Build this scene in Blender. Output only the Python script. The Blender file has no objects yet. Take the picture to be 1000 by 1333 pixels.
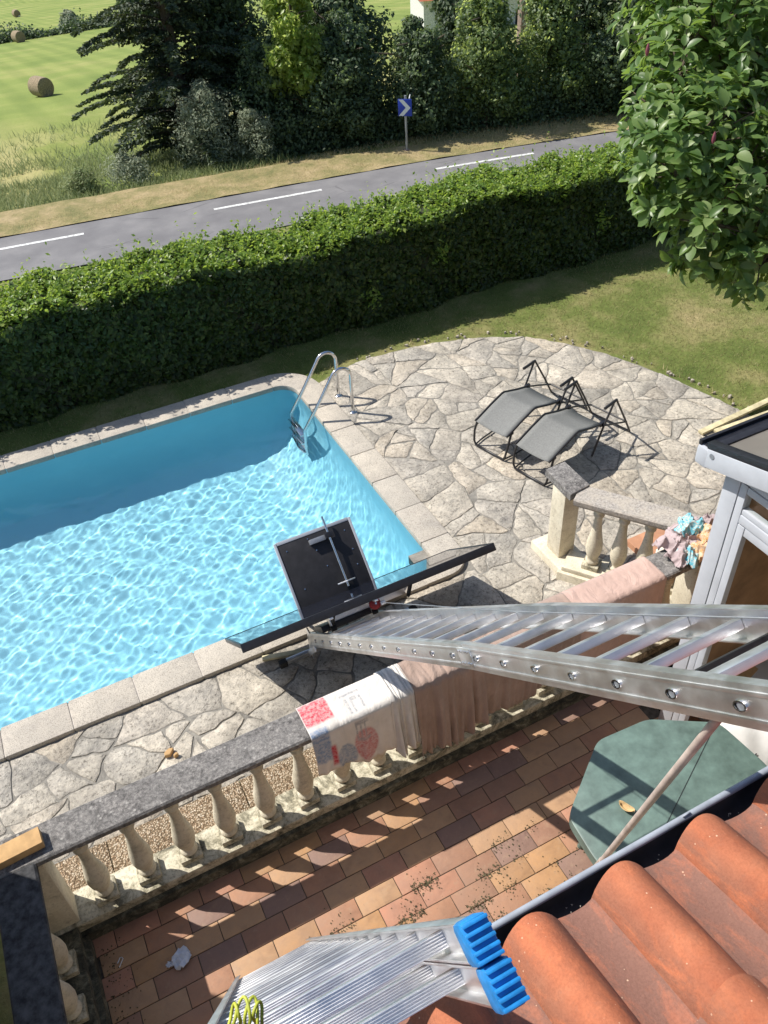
import bpy, bmesh, math, random
import numpy as np
from mathutils import Vector, Matrix

random.seed(7)
rng = np.random.default_rng(11)
scene = bpy.context.scene
COL = scene.collection
rad = math.radians

# ------------------------------------------------------------------ camera, sky, sun, exposure
cam_data = bpy.data.cameras.new('camera')
cam = bpy.data.objects.new('camera', cam_data)
COL.objects.link(cam)
scene.camera = cam
CAM_H = 5.5
PITCH, ROLL, YAW = rad(40.88), rad(3.93), rad(24.3)
cp, sp = math.cos(PITCH), math.sin(PITCH)
fw = Vector((0, cp, -sp)); rt0 = Vector((1, 0, 0)); dn0 = fw.cross(rt0)
rt = rt0 * math.cos(ROLL) + dn0 * math.sin(ROLL)
dn = -rt0 * math.sin(ROLL) + dn0 * math.cos(ROLL)
Rz = Matrix.Rotation(-YAW, 3, 'Z')
rt, dn, fw = Rz @ rt, Rz @ dn, Rz @ fw
mw = Matrix((rt, -dn, -fw)).transposed().to_4x4()
mw.translation = Vector((0, 0, CAM_H))
cam.matrix_world = mw
cam_data.sensor_fit = 'VERTICAL'
cam_data.sensor_height = 36.0
cam_data.lens = 36.0 * 1080.0 / 1333.0
cam_data.clip_start = 0.05
cam_data.clip_end = 5000.0

SUN = Vector((0.61, -0.575, -1.0)).normalized()          # the way the light travels
world = bpy.data.worlds.new('World')
scene.world = world
world.use_nodes = True
wn = world.node_tree.nodes; wl = world.node_tree.links
sky = wn.new('ShaderNodeTexSky'); sky.sky_type = 'NISHITA'; sky.sun_disc = False
sky.sun_elevation = math.asin(-SUN.z)
sky.sun_rotation = math.atan2(-SUN.x, -SUN.y)
sky.altitude = 200; sky.air_density = 1.0; sky.dust_density = 1.2; sky.ozone_density = 1.0
wl.new(sky.outputs['Color'], wn['Background'].inputs['Color'])
wn['Background'].inputs['Strength'].default_value = 0.11
sun_data = bpy.data.lights.new('sun', 'SUN')
sun_data.energy = 4.6; sun_data.angle = rad(0.5); sun_data.color = (1.0, 0.955, 0.88)
sun_data.cycles.is_caustics_light = True
sun_ob = bpy.data.objects.new('sun', sun_data); COL.objects.link(sun_ob)
sun_ob.rotation_euler = SUN.to_track_quat('-Z', 'Y').to_euler()
sun_ob.location = (-10, 12, 20)

vs = scene.view_settings
vs.view_transform = 'Standard'; vs.look = 'None'; vs.gamma = 1.0; vs.use_curve_mapping = False
vs.exposure = 0.45
scene.render.engine = 'CYCLES'
scene.cycles.use_denoising = True
scene.cycles.max_bounces = 8
scene.cycles.transparent_max_bounces = 16
scene.cycles.caustics_reflective = False
scene.cycles.caustics_refractive = True

# ------------------------------------------------------------------ node material helpers
def srgb(r, g, b):
    f = lambda c: (c / 255 / 12.92) if c / 255 <= 0.04045 else ((c / 255 + 0.055) / 1.055) ** 2.4
    return (f(r), f(g), f(b), 1.0)

class NM:
    def __init__(self, name):
        self.m = bpy.data.materials.new(name); self.m.use_nodes = True
        self.t = self.m.node_tree; self.n = self.t.nodes; self.l = self.t.links
        self.b = self.n['Principled BSDF']; self.out = self.n['Material Output']
        self.tc = self.n.new('ShaderNodeTexCoord')
        self._vec = None
    def vec(self, rand=False, scale=(1, 1, 1), kind='Object'):
        mp = self.n.new('ShaderNodeMapping'); mp.inputs['Scale'].default_value = scale
        self.l.new(self.tc.outputs[kind], mp.inputs['Vector'])
        if rand:
            oi = self.n.new('ShaderNodeObjectInfo'); mu = self.n.new('ShaderNodeVectorMath'); mu.operation = 'SCALE'
            cb = self.n.new('ShaderNodeCombineXYZ'); cb.inputs[0].default_value = 37; cb.inputs[1].default_value = 19; cb.inputs[2].default_value = 53
            self.l.new(cb.outputs[0], mu.inputs[0]); self.l.new(oi.outputs['Random'], mu.inputs['Scale'])
            self.l.new(mu.outputs[0], mp.inputs['Location'])
        return mp.outputs[0]
    def noise(self, v, scale, detail=4, rough=0.55, dist=0.0):
        n = self.n.new('ShaderNodeTexNoise'); n.inputs['Scale'].default_value = scale
        n.inputs['Detail'].default_value = detail; n.inputs['Roughness'].default_value = rough
        n.inputs['Distortion'].default_value = dist
        if v is not None: self.l.new(v, n.inputs['Vector'])
        return n.outputs['Fac']
    def voro(self, v, scale, feature='F1', out='Distance', rnd=1.0):
        n = self.n.new('ShaderNodeTexVoronoi'); n.feature = feature; n.inputs['Scale'].default_value = scale
        n.inputs['Randomness'].default_value = rnd
        if v is not None: self.l.new(v, n.inputs['Vector'])
        return n.outputs[out]
    def ramp(self, fac, stops, interp='LINEAR'):
        r = self.n.new('ShaderNodeValToRGB'); cr = r.color_ramp; cr.interpolation = interp
        while len(cr.elements) < len(stops): cr.elements.new(0.5)
        for e, (p, c) in zip(cr.elements, stops):
            e.position = p; e.color = c if len(c) == 4 else (*c, 1)
        self.l.new(fac, r.inputs['Fac']); return r.outputs['Color']
    def mix(self, fac, a, b, mode='MIX'):
        m = self.n.new('ShaderNodeMix'); m.data_type = 'RGBA'; m.blend_type = mode
        for s, v in ((m.inputs[0], fac), (m.inputs[6], a), (m.inputs[7], b)):
            if hasattr(v, 'is_linked'): self.l.new(v, s)
            elif isinstance(v, (int, float)): s.default_value = v
            else: s.default_value = v if len(v) == 4 else (*v, 1)
        return m.outputs[2]
    def math(self, op, a, b=0.5, clamp=False):
        m = self.n.new('ShaderNodeMath'); m.operation = op; m.use_clamp = clamp
        for s, v in ((m.inputs[0], a), (m.inputs[1], b)):
            if hasattr(v, 'is_linked'): self.l.new(v, s)
            else: s.default_value = v
        return m.outputs[0]
    def objrand(self):
        return self.n.new('ShaderNodeObjectInfo').outputs['Random']
    def island(self):
        return self.n.new('ShaderNodeNewGeometry').outputs['Random Per Island']
    def sep(self, v):
        s = self.n.new('ShaderNodeSeparateXYZ'); self.l.new(v, s.inputs[0]); return s.outputs
    def color(self, c):
        if hasattr(c, 'is_linked'): self.l.new(c, self.b.inputs['Base Color'])
        else: self.b.inputs['Base Color'].default_value = c if len(c) == 4 else (*c, 1)
    def rough(self, r):
        if hasattr(r, 'is_linked'): self.l.new(r, self.b.inputs['Roughness'])
        else: self.b.inputs['Roughness'].default_value = r
    def bump(self, h, strength=0.4, dist=0.01):
        bp = self.n.new('ShaderNodeBump'); bp.inputs['Strength'].default_value = strength
        bp.inputs['Distance'].default_value = dist
        self.l.new(h, bp.inputs['Height']); self.l.new(bp.outputs[0], self.b.inputs['Normal'])
        return bp.outputs[0]
    def set(self, **k):
        for a, v in k.items(): self.b.inputs[a.replace('_', ' ')].default_value = v
        return self.m

MATS = {}
def plain(name, c, rough=0.5, metal=0.0, noise=0.12, nscale=30, bump=0.0, rand=False, coat=0.0):
    """a simple painted / moulded surface with a little colour wear"""
    k = NM(name); v = k.vec(rand)
    f = k.noise(v, nscale, 5, 0.6)
    c = c if len(c) == 4 else (*c, 1)
    lo = tuple(x * (1 - noise * 1.6) for x in c[:3]); hi = tuple(min(1, x * (1 + noise)) for x in c[:3])
    k.color(k.ramp(f, [(0.3, lo), (0.7, hi)]))
    k.rough(k.math('MULTIPLY_ADD', f, 0.25) if False else rough)
    if bump: k.bump(f, bump, 0.004)
    k.set(Metallic=metal)
    if coat: k.set(Coat_Weight=coat)
    MATS[name] = k.m
    return k.m

def leafmat(name, stops, rough=0.45, trans=0.25, tcol=None, spec=0.4):
    k = NM(name); k.color(k.ramp(k.island(), stops)); k.rough(rough); k.set(Specular_IOR_Level=spec)
    tr = k.n.new('ShaderNodeBsdfTranslucent')
    tr.inputs['Color'].default_value = tcol or (*[min(1, x * 1.5) for x in stops[-1][1][:3]], 1)
    mx = k.n.new('ShaderNodeMixShader'); mx.inputs[0].default_value = trans
    k.l.new(k.b.outputs[0], mx.inputs[1]); k.l.new(tr.outputs[0], mx.inputs[2])
    k.l.new(mx.outputs[0], k.out.inputs['Surface'])
    MATS[name] = k.m
    return k.m

# --- stone, mortar, concrete
def m_paving():
    k = NM('paving_stone'); v = k.vec(True)
    base = k.ramp(k.objrand(), [(0.0, (.47, .43, .365)), (0.17, (.33, .31, .28)), (0.34, (.55, .495, .41)), (0.5, (.37, .345, .315)), (0.67, (.50, .42, .32)), (0.84, (.42, .40, .365)), (1.0, (.29, .275, .25))])
    n1 = k.noise(v, 9, 10, 0.72, 0.15)
    c = k.mix(0.5, base, k.ramp(n1, [(0.30, (.16, .148, .13)), (0.42, (.34, .31, .265)), (0.55, (.54, .49, .41)), (0.72, (.74, .69, .60))]))
    pits = k.ramp(k.noise(v, 30, 6, 0.8), [(0.36, (0.28, 0.27, 0.25)), (0.47, (1, 1, 1)), (0.62, (1.18, 1.17, 1.15))])
    c = k.mix(0.9, c, pits, 'MULTIPLY')
    lich = k.ramp(k.noise(v, 13, 6, 0.75), [(0.52, (0, 0, 0)), (0.68, (1, 1, 1))])
    c = k.mix(k.math('MULTIPLY', lich, 0.45), c, (.27, .255, .235))
    geo = k.n.new('ShaderNodeNewGeometry').outputs['Position']
    big = k.ramp(k.noise(geo, 1.6, 8, 0.68), [(0.34, (.62, .61, .60)), (0.46, (.88, .875, .86)), (0.56, (1.06, 1.05, 1.035)), (0.7, (1.24, 1.23, 1.20))])
    c = k.mix(0.85, c, big, 'MULTIPLY')
    k.color(c); k.rough(0.85)
    h = k.math('ADD', k.math('MULTIPLY', n1, 1.0), k.math('MULTIPLY', k.noise(v, 45, 5, 0.7), 0.45))
    k.bump(h, 0.8, 0.035)
    return k.m
def m_mortar():
    k = NM('mortar'); v = k.vec()
    n = k.noise(v, 9, 8, 0.7)
    k.color(k.ramp(n, [(0.3, (.14, .13, .115)), (0.5, (.24, .224, .195)), (0.72, (.36, .335, .29))])); k.rough(0.95)
    k.bump(k.noise(v, 60, 5, 0.7), 0.6, 0.02); return k.m
def m_coping():
    k = NM('coping_stone'); v = k.vec(True)
    base = k.ramp(k.objrand(), [(0.0, (.50, .45, .375)), (0.35, (.44, .40, .345)), (0.7, (.56, .50, .41)), (1.0, (.42, .39, .34))])
    n1 = k.noise(v, 5, 7, 0.6)
    c = k.mix(0.45, base, k.ramp(n1, [(0.3, (.30, .275, .24)), (0.55, (.53, .475, .395)), (0.8, (.64, .575, .48))]))
    sp = k.ramp(k.noise(v, 110, 3, 0.75), [(0.36, (.38, .36, .35)), (0.5, (1, 1, 1))])
    c = k.mix(0.8, c, sp, 'MULTIPLY')
    st = k.ramp(k.noise(v, 10, 6, 0.7, 1.0), [(0.55, (0, 0, 0)), (0.72, (1, 1, 1))])
    c = k.mix(k.math('MULTIPLY', st, 0.5), c, (.24, .215, .20))
    k.color(c); k.rough(0.85); k.bump(k.noise(v, 90, 4, 0.7), 0.5, 0.008); return k.m
def m_lichen():
    k = NM('lichen_stone'); v = k.vec()
    n1 = k.noise(v, 3.5, 8, 0.7, 0.5); n2 = k.noise(v, 42, 10, 0.9)
    c = k.ramp(n2, [(0.36, (.042, .04, .039)), (0.46, (.135, .127, .121)), (0.55, (.285, .268, .252)), (0.66, (.52, .49, .455))])
    c2 = k.ramp(n2, [(0.36, (.075, .07, .068)), (0.5, (.21, .20, .19)), (0.66, (.38, .36, .33))])
    c = k.mix(k.ramp(n1, [(0.40, (0, 0, 0)), (0.62, (1, 1, 1))]), c, c2)
    big = k.ramp(k.noise(v, 9, 7, 0.75, 1.0), [(0.38, (.38, .37, .37)), (0.52, (1, 1, 1)), (0.68, (1.25, 1.22, 1.18))])
    c = k.mix(0.7, c, big, 'MULTIPLY')
    pt = k.ramp(k.voro(v, 16), [(0.10, (1, 1, 1)), (0.16, (0, 0, 0))])
    c = k.mix(k.math('MULTIPLY', pt, 0.5), c, (.50, .48, .44))
    k.color(c); k.rough(0.92); k.bump(n2, 0.6, 0.012); return k.m
def m_cream():
    k = NM('cream_concrete'); v = k.vec(True)
    n1 = k.noise(v, 7, 7, 0.65, 0.4); n2 = k.noise(v, 60, 4, 0.7)
    c = k.ramp(n1, [(0.25, (.42, .375, .28)), (0.45, (.62, .56, .43)), (0.7, (.72, .665, .53))])
    st = k.ramp(k.noise(v, 17, 7, 0.8, 0.6), [(0.57, (0, 0, 0)), (0.68, (1, 1, 1))])
    c = k.mix(k.math('MULTIPLY', st, 0.55), c, (.18, .165, .135))
    c = k.mix(0.5, c, k.ramp(n2, [(0.33, (.55, .53, .50)), (0.5, (1, 1, 1))]), 'MULTIPLY')
    k.color(c); k.rough(0.88); k.bump(n2, 0.4, 0.006); return k.m
def m_cream_dirty():
    k = NM('stained_cream_concrete'); v = k.vec(); n1 = k.noise(v, 6, 9, 0.75, 0.8); n2 = k.noise(v, 40, 6, 0.8)
    c = k.ramp(n1, [(0.34, (.07, .066, .05)), (0.43, (.28, .255, .18)), (0.52, (.58, .53, .40)), (0.68, (.76, .71, .56))])
    c = k.mix(0.75, c, k.ramp(n2, [(0.36, (.35, .34, .31)), (0.5, (1, 1, 1))]), 'MULTIPLY')
    k.color(c); k.rough(.92); k.bump(n2, .7, .014); return k.m
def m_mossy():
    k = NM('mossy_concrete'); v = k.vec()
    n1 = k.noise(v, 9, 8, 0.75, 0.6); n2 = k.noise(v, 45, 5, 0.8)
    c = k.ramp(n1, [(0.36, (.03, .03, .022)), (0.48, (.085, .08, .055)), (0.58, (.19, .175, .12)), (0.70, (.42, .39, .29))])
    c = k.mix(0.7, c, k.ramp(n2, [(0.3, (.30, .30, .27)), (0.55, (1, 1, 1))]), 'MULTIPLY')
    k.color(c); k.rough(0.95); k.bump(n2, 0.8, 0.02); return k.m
def m_tile():
    k = NM('terracotta_floor_tile'); v = k.vec(True)
    base = k.ramp(k.objrand(), [(0.0, (.47, .255, .105)), (0.2, (.40, .185, .10)), (0.38, (.30, .145, .09)), (0.52, (.205, .12, .105)), (0.66, (.45, .20, .125)), (0.8, (.49, .29, .15)), (1.0, (.25, .125, .085))], 'CONSTANT')
    n1 = k.noise(v, 8, 6, 0.65, 0.4)
    c = k.mix(0.55, base, k.ramp(n1, [(0.3, (.45, .40, .36)), (0.5, (.95, .93, .9)), (0.7, (1.25, 1.2, 1.1))]), 'MULTIPLY')
    d = k.ramp(k.noise(v, 16, 6, 0.75), [(0.54, (0, 0, 0)), (0.68, (1, 1, 1))])
    c = k.mix(k.math('MULTIPLY', d, 0.38), c, (.42, .31, .20))
    sp = k.ramp(k.noise(v, 42, 4, 0.7), [(0.66, (0, 0, 0)), (0.72, (1, 1, 1))])
    c = k.mix(k.math('MULTIPLY', sp, 0.7), c, (.085, .07, .05))
    geo = k.n.new('ShaderNodeNewGeometry').outputs['Position']
    dust = k.ramp(k.noise(geo, 2.2, 7, 0.65), [(0.32, (.22, .22, .22)), (0.7, (.60, .60, .60))])
    c = k.mix(dust, c, (.315, .20, .135))
    k.color(c); k.rough(k.ramp(n1, [(0.3, (.55,) * 3), (0.7, (.8,) * 3)])); k.bump(k.noise(v, 30, 5, 0.6), 0.3, 0.008); return k.m
def m_grout():
    k = NM('grout'); v = k.vec(); n = k.noise(v, 12, 7, 0.7)
    k.color(k.ramp(n, [(0.35, (.035, .03, .025)), (0.6, (.12, .10, .075)), (0.8, (.24, .20, .14))])); k.rough(1.0)
    k.bump(k.noise(v, 80, 4), 0.5, 0.01); return k.m
def m_pebble():
    k = NM('washed_pebble_slab'); v = k.vec()
    col = k.n.new('ShaderNodeTexVoronoi'); col.inputs['Scale'].default_value = 75; k.l.new(v, col.inputs['Vector'])
    g = k.n.new('ShaderNodeSeparateColor'); k.l.new(col.outputs['Color'], g.inputs[0])
    c = k.ramp(g.outputs[0], [(0.0, (.30, .20, .12)), (0.3, (.47, .36, .24)), (0.55, (.60, .50, .37)), (0.8, (.40, .27, .16)), (1.0, (.68, .60, .48))])
    edge = k.ramp(col.outputs['Distance'], [(0.30, (1, 1, 1)), (0.62, (.32, .28, .22))])
    k.color(k.mix(1.0, c, edge, 'MULTIPLY')); k.rough(0.8)
    h = k.math('SUBTRACT', 1.0, col.outputs['Distance']); k.bump(h, 1.0, 0.012); return k.m
def m_liner():
    k = NM('pool_liner'); v = k.vec(); n = k.noise(v, 2.5, 3)
    k.color(k.ramp(n, [(0.3, (.33, .72, .86)), (0.7, (.37, .76, .89))])); k.rough(0.5); return k.m
def m_water():
    k = NM('pool_water'); k.n.remove(k.b)
    rf = k.n.new('ShaderNodeBsdfRefraction'); rf.inputs['IOR'].default_value = 1.33; rf.inputs['Roughness'].default_value = 0.0; rf.inputs['Color'].default_value = (.93, .985, 1, 1)
    gl = k.n.new('ShaderNodeBsdfGlossy'); gl.inputs['Roughness'].default_value = 0.0
    fr = k.n.new('ShaderNodeFresnel'); fr.inputs['IOR'].default_value = 1.33
    mx = k.n.new('ShaderNodeMixShader'); k.l.new(fr.outputs[0], mx.inputs[0]); k.l.new(rf.outputs[0], mx.inputs[1]); k.l.new(gl.outputs[0], mx.inputs[2])
    k.l.new(mx.outputs[0], k.out.inputs['Surface']); return k.m
def m_alu(name='aluminium', tone=0.78, rough=0.34, stretch=(60, 6, 6)):
    k = NM(name); v = k.vec(True, stretch); n = k.noise(v, 4, 5, 0.65); w = k.noise(k.vec(True), 7, 5, 0.6)
    k.color(k.mix(0.5, k.ramp(n, [(0.3, (tone * .82,) * 3), (0.7, (tone, tone, tone * 1.02))]), k.ramp(w, [(0.3, (tone * .72, tone * .72, tone * .73)), (0.65, (tone, tone, tone))])))
    k.rough(k.ramp(w, [(0.3, (rough * .8,) * 3), (0.7, (rough * 1.3,) * 3)])); k.set(Metallic=1.0); k.bump(n, 0.06, 0.002); return k.m
def m_glass(name, tint=(.955, .97, .96), rough=0.02):
    k = NM(name)
    tr = k.n.new('ShaderNodeBsdfTransparent'); tr.inputs['Color'].default_value = (*tint, 1)
    gl = k.n.new('ShaderNodeBsdfGlossy'); gl.inputs['Roughness'].default_value = rough
    lw = k.n.new('ShaderNodeLayerWeight'); lw.inputs['Blend'].default_value = 0.5
    fr = k.math('MULTIPLY_ADD', k.math('POWER', lw.outputs['Facing'], 5.0), 0.9); fr.node.inputs[2].default_value = 0.05
    mx = k.n.new('ShaderNodeMixShader'); k.l.new(fr, mx.inputs[0]); k.l.new(tr.outputs[0], mx.inputs[1]); k.l.new(gl.outputs[0], mx.inputs[2])
    k.l.new(mx.outputs[0], k.out.inputs['Surface']); return k.m
def m_rooftile():
    k = NM('roof_tile'); v = k.vec(True); o = k.sep(k.vec())
    n1 = k.noise(v, 7, 6, 0.6)
    c = k.ramp(n1, [(0.3, (.40, .115, .05)), (0.55, (.50, .16, .072)), (0.75, (.545, .20, .10))])
    # grime that settles in the pan of the tile (tile space: pan lies at x > 0.17)
    pan = k.ramp(o[0], [(0.02, (.55, .55, .55)), (0.06, (.15, .15, .15)), (0.13, (.25, .25, .25)), (0.18, (1, 1, 1)), (0.29, (1, 1, 1)), (0.31, (.6, .6, .6))])
    gr = k.ramp(k.noise(k.vec(True, (1, .35, 1)), 16, 8, 0.75, 0.5), [(0.36, (0, 0, 0)), (0.52, (1, 1, 1))])
    tone = k.ramp(k.objrand(), [(0.0, (.86, .84, .82)), (0.5, (1, 1, 1)), (1.0, (1.1, 1.05, 1.0))]); c = k.mix(1.0, c, tone, 'MULTIPLY')
    c = k.mix(k.math('MULTIPLY', k.math('MULTIPLY', pan, gr), 0.92), c, (.115, .075, .06))
    blot = k.ramp(k.noise(v, 26, 7, 0.8), [(0.56, (0, 0, 0)), (0.66, (1, 1, 1))]); c = k.mix(k.math('MULTIPLY', blot, 0.25), c, (.24, .13, .09))
    c = k.mix(k.math('MULTIPLY', k.ramp(o[0], [(0.15, (0, 0, 0)), (0.20, (1, 1, 1))]), 0.6), c, (.27, .125, .09))
    gn = k.noise(v, 150, 4, .7); c = k.mix(0.5, c, k.ramp(gn, [(0.35, (.70, .66, .63)), (0.55, (1, 1, 1)), (0.7, (1.15, 1.12, 1.1))]), 'MULTIPLY')
    sp = k.ramp(k.voro(v, 42), [(0.085, (1, 1, 1)), (0.12, (0, 0, 0))])
    spm = k.ramp(k.noise(v, 9, 2), [(0.52, (0, 0, 0)), (0.6, (1, 1, 1))])
    c = k.mix(k.math('MULTIPLY', k.math('MULTIPLY', sp, spm), 0.7), c, (.74, .52, .36))
    k.color(c); k.rough(0.82); k.bump(k.noise(v, 60, 8, 0.75), 0.6, 0.008); return k.m
def m_asphalt():
    k = NM('asphalt'); v = k.vec(); n = k.noise(v, 1.2, 7, 0.6); n2 = k.noise(v, 60, 3)
    c = k.ramp(n, [(0.3, (.145, .14, .145)), (0.5, (.175, .17, .173)), (0.7, (.22, .212, .212))])
    crk = k.ramp(k.voro(k.vec(False, (.6, 1.6, 1)), .55, 'DISTANCE_TO_EDGE'), [(0.0, (.62, .62, .62)), (0.016, (1, 1, 1))])
    c = k.mix(k.ramp(k.noise(v, .5, 2), [(.5, (0, 0, 0)), (.56, (1, 1, 1))]), c, k.mix(1.0, c, crk, 'MULTIPLY'))
    k.color(k.mix(0.3, c, k.ramp(n2, [(0.3, (.6, .6, .6)), (0.7, (1.2, 1.2, 1.2))]), 'MULTIPLY')); k.rough(0.85); k.bump(n2, 0.3, 0.01); return k.m
def m_ground():
    k = NM('ground'); v = k.vec(); o = k.sep(v)
    n1 = k.noise(v, 0.9, 8, 0.65); n2 = k.noise(v, 14, 6, 0.7); n0 = k.noise(v, 0.16, 5, 0.55)
    lawn = k.ramp(n1, [(0.30, (.085, .12, .03)), (0.48, (.145, .175, .05)), (0.59, (.24, .225, .095)), (0.74, (.36, .29, .155))])
    field = k.ramp(n0, [(0.30, (.17, .225, .06)), (0.5, (.22, .27, .075)), (0.68, (.30, .31, .11))])
    near = k.ramp(k.noise(k.vec(False, (1, .45, 1)), 0.13, 7, 0.62, 0.5), [(0.34, (.13, .19, .045)), (0.47, (.22, .25, .07)), (0.56, (.37, .34, .15)), (0.68, (.46, .40, .20))])
    fm = k.ramp(k.math('ADD', k.math('MULTIPLY', o[1], 0.01), k.math('MULTIPLY', k.math('SUBTRACT', n0, 0.5), 0.22)), [(0.36, (0, 0, 0)), (0.50, (1, 1, 1))])
    mow = k.n.new('ShaderNodeTexWave'); mow.inputs['Scale'].default_value = .16; mow.inputs['Distortion'].default_value = 1.2; mow.inputs['Detail'].default_value = 3; k.l.new(k.vec(False, (1, .25, 1)), mow.inputs['Vector'])
    field = k.mix(0.35, field, k.ramp(mow.outputs['Fac'], [(0.2, (.72, .78, .7)), (0.8, (1.15, 1.12, 1.1))]), 'MULTIPLY')
    field = k.mix(fm, near, field)
    far = k.ramp(k.math('MULTIPLY', o[1], 0.01), [(0.20, (0, 0, 0)), (0.22, (1, 1, 1))])
    c = k.mix(far, lawn, field)
    c = k.mix(0.45, c, k.ramp(n2, [(0.3, (.55, .55, .5)), (0.7, (1.3, 1.3, 1.2))]), 'MULTIPLY')
    k.color(c); k.rough(0.95); k.bump(n2, 0.7, 0.05); k.set(Specular_IOR_Level=0.15); return k.m
def m_verge():
    k = NM('dry_verge'); v = k.vec(); n = k.noise(v, 1.1, 8, 0.7); n2 = k.noise(v, 18, 5, 0.7)
    c = k.ramp(n, [(0.3, (.15, .16, .055)), (0.47, (.27, .235, .10)), (0.58, (.38, .30, .155)), (0.72, (.48, .38, .22))])
    k.color(k.mix(0.5, c, k.ramp(n2, [(0.3, (.5, .5, .45)), (0.7, (1.25, 1.2, 1.15))]), 'MULTIPLY')); k.rough(1.0); k.bump(n2, 0.8, 0.05); return k.m

for fn, key in ((m_paving, 'paving'), (m_mortar, 'mortar'), (m_coping, 'coping'), (m_lichen, 'lichen'), (m_cream, 'cream'), (m_mossy, 'mossy'), (m_cream_dirty, 'cream_dirty'),
                (m_tile, 'tile'), (m_grout, 'grout'), (m_pebble, 'pebble'), (m_liner, 'liner'), (m_water, 'water'), (m_rooftile, 'rooftile'),
                (m_asphalt, 'asphalt'), (m_ground, 'ground'), (m_verge, 'verge')):
    MATS[key] = fn()
MATS['alu'] = m_alu('aluminium', 0.90, 0.40)
MATS['alu_rung'] = m_alu('ribbed_aluminium', 0.92, 0.42, (4, 90, 90))
MATS['chrome'] = m_alu('stainless_steel', 0.72, 0.14, (3, 3, 3))
MATS['glass'] = m_glass('window_glass')
k_ = NM('solar_glass'); k_.color((.012, .014, .022)); k_.rough(0.03); k_.set(IOR=1.6, Specular_IOR_Level=0.6); MATS['panel_glass'] = k_.m
plain('lichen_shaded', (.055, .055, .058), .95, 0, .5, 22, .5)  # darker copy of the rail stone; shade on the side rail put into colour
plain('black_metal', (.018, .018, .022), 0.42, 0.0, 0.2)
plain('black_board', (.022, .021, .024), 0.6, 0.0, 0.25, 12, 0.1)
plain('rubber', (.02, .02, .02), 0.8)
plain('red_plastic', (.50, .035, .035), 0.4)
plain('blue_plastic', (.014, .235, .60), 0.5, 0.0, 0.2, 45, .1)
plain('grey_frame', (.47, .49, .53), 0.45, 0.0, 0.06, 6)
plain('grey_mesh', (.185, .187, .178), 0.75, 0.0, 0.12, 60, 0.1)
plain('dark_tube', (.035, .034, .036), 0.4, 0.3)
plain('white_paint', (.66, .66, .64), 0.6, 0.0, 0.3, 14)
plain('gutter_dark', (.035, .035, .042), 0.5, 0.0, 0.3, 14)
plain('gutter_lip', (.30, .33, .38), 0.5, 0.0, 0.12, 14)
plain('table_green', (.115, .175, .153), 0.5, 0.0, 0.22, 9)
plain('pole_wood', (.50, .41, .36), 0.5, 0.0, 0.2, 9)
plain('plaster', (.62, .56, .46), 0.9, 0.0, 0.1, 5, 0.3)
plain('brown_panel', (.33, .205, .115), .6, 0.0, .3, 3)
plain('terracotta_wall', (.42, .21, .12), 0.8, 0.0, 0.2, 6)
plain('plank_wood', (.56, .49, .30), 0.75, 0.0, 0.2, 12, 0.2)
plain('bark', (.11, .085, .06), 0.95, 0.0, 0.35, 20, 0.8)
plain('straw', (.30, .235, .15), 1.0, 0.0, 0.35, 18, 0.9)
plain('dry_leaf', (.56, .38, .18), 0.8, 0.0, 0.2, 40)
plain('white_paper', (.72, .74, .80), 0.9, 0.0, 0.08, 20)
plain('sack_white', (.80, .80, .78), 0.6, 0.0, 0.06, 8)
plain('ink', (.03, .03, .035), 0.7)
plain('cardboard', (.42, .28, .15), 0.9)
plain('cloth_pink', (.43, .275, .225), 0.95, 0.0, 0.1, 6)
plain('cloth_taupe', (.33, .225, .18), 0.95, 0.0, 0.1, 6)
plain('cloth_mauve', (.44, .345, .345), 0.95, 0.0, 0.12, 9)
for nm_ in ('cloth_pink', 'cloth_taupe', 'sack_white'):
    pass
def cloth_mat(name, c):
    k = NM(name); v = k.vec(); n1 = k.noise(k.vec(False, (1, .6, .45)), 9, 5, .55, .8); n2 = k.noise(v, 220, 2)
    k.color(k.ramp(k.noise(v, 5, 6, .65), [(0.3, tuple(x * .82 for x in c)), (0.7, tuple(min(1, x * 1.1) for x in c))])); k.rough(.95); k.set(Sheen_Weight=.15)
    k.bump(k.math('ADD', n1, k.math('MULTIPLY', n2, .05)), .7, .035); MATS[name] = k.m
cloth_mat('cloth_pink', (.52, .36, .30)); cloth_mat('cloth_taupe', (.36, .26, .212)); cloth_mat('cloth_white', (.66, .63, .59)); cloth_mat('cloth_mauve', (.44, .35, .35))
plain('concrete_post', (.30, .22, .19), 0.95, 0.0, 0.2, 8)
plain('steel_grey', (.33, .35, .38), 0.5, 0.5, 0.1)
plain('sign_blue', (.015, .05, .42), 0.35, 0.0, 0.1)
plain('sign_white', (.75, .78, .80), 0.35, 0.0, 0.06)
plain('roof_red', (.42, .12, .06), 0.85, 0.0, 0.25, 3)
k_ = NM('sheet_roof'); v_ = k_.vec(); k_.color(k_.ramp(k_.noise(v_, 4, 6, .6), [(0.3, (.22, .205, .185)), (0.7, (.30, .28, .25))])); k_.rough(.4)
tl_ = k_.n.new('ShaderNodeBsdfTranslucent'); tl_.inputs['Color'].default_value = (.80, .74, .62, 1); mx_ = k_.n.new('ShaderNodeMixShader'); mx_.inputs[0].default_value = .45
k_.l.new(k_.b.outputs[0], mx_.inputs[1]); k_.l.new(tl_.outputs[0], mx_.inputs[2]); k_.l.new(mx_.outputs[0], k_.out.inputs['Surface']); MATS['sheet_roof'] = k_.m
plain('yellow_cord', (.44, .47, .05), 0.55, 0.0, 0.2, 60)
plain('stone_white', (.66, .60, .52), 0.9, 0.0, 0.15, 14)
plain('mortar_pale', (.50, .46, .41), .95, 0, .2, 20)
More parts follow.
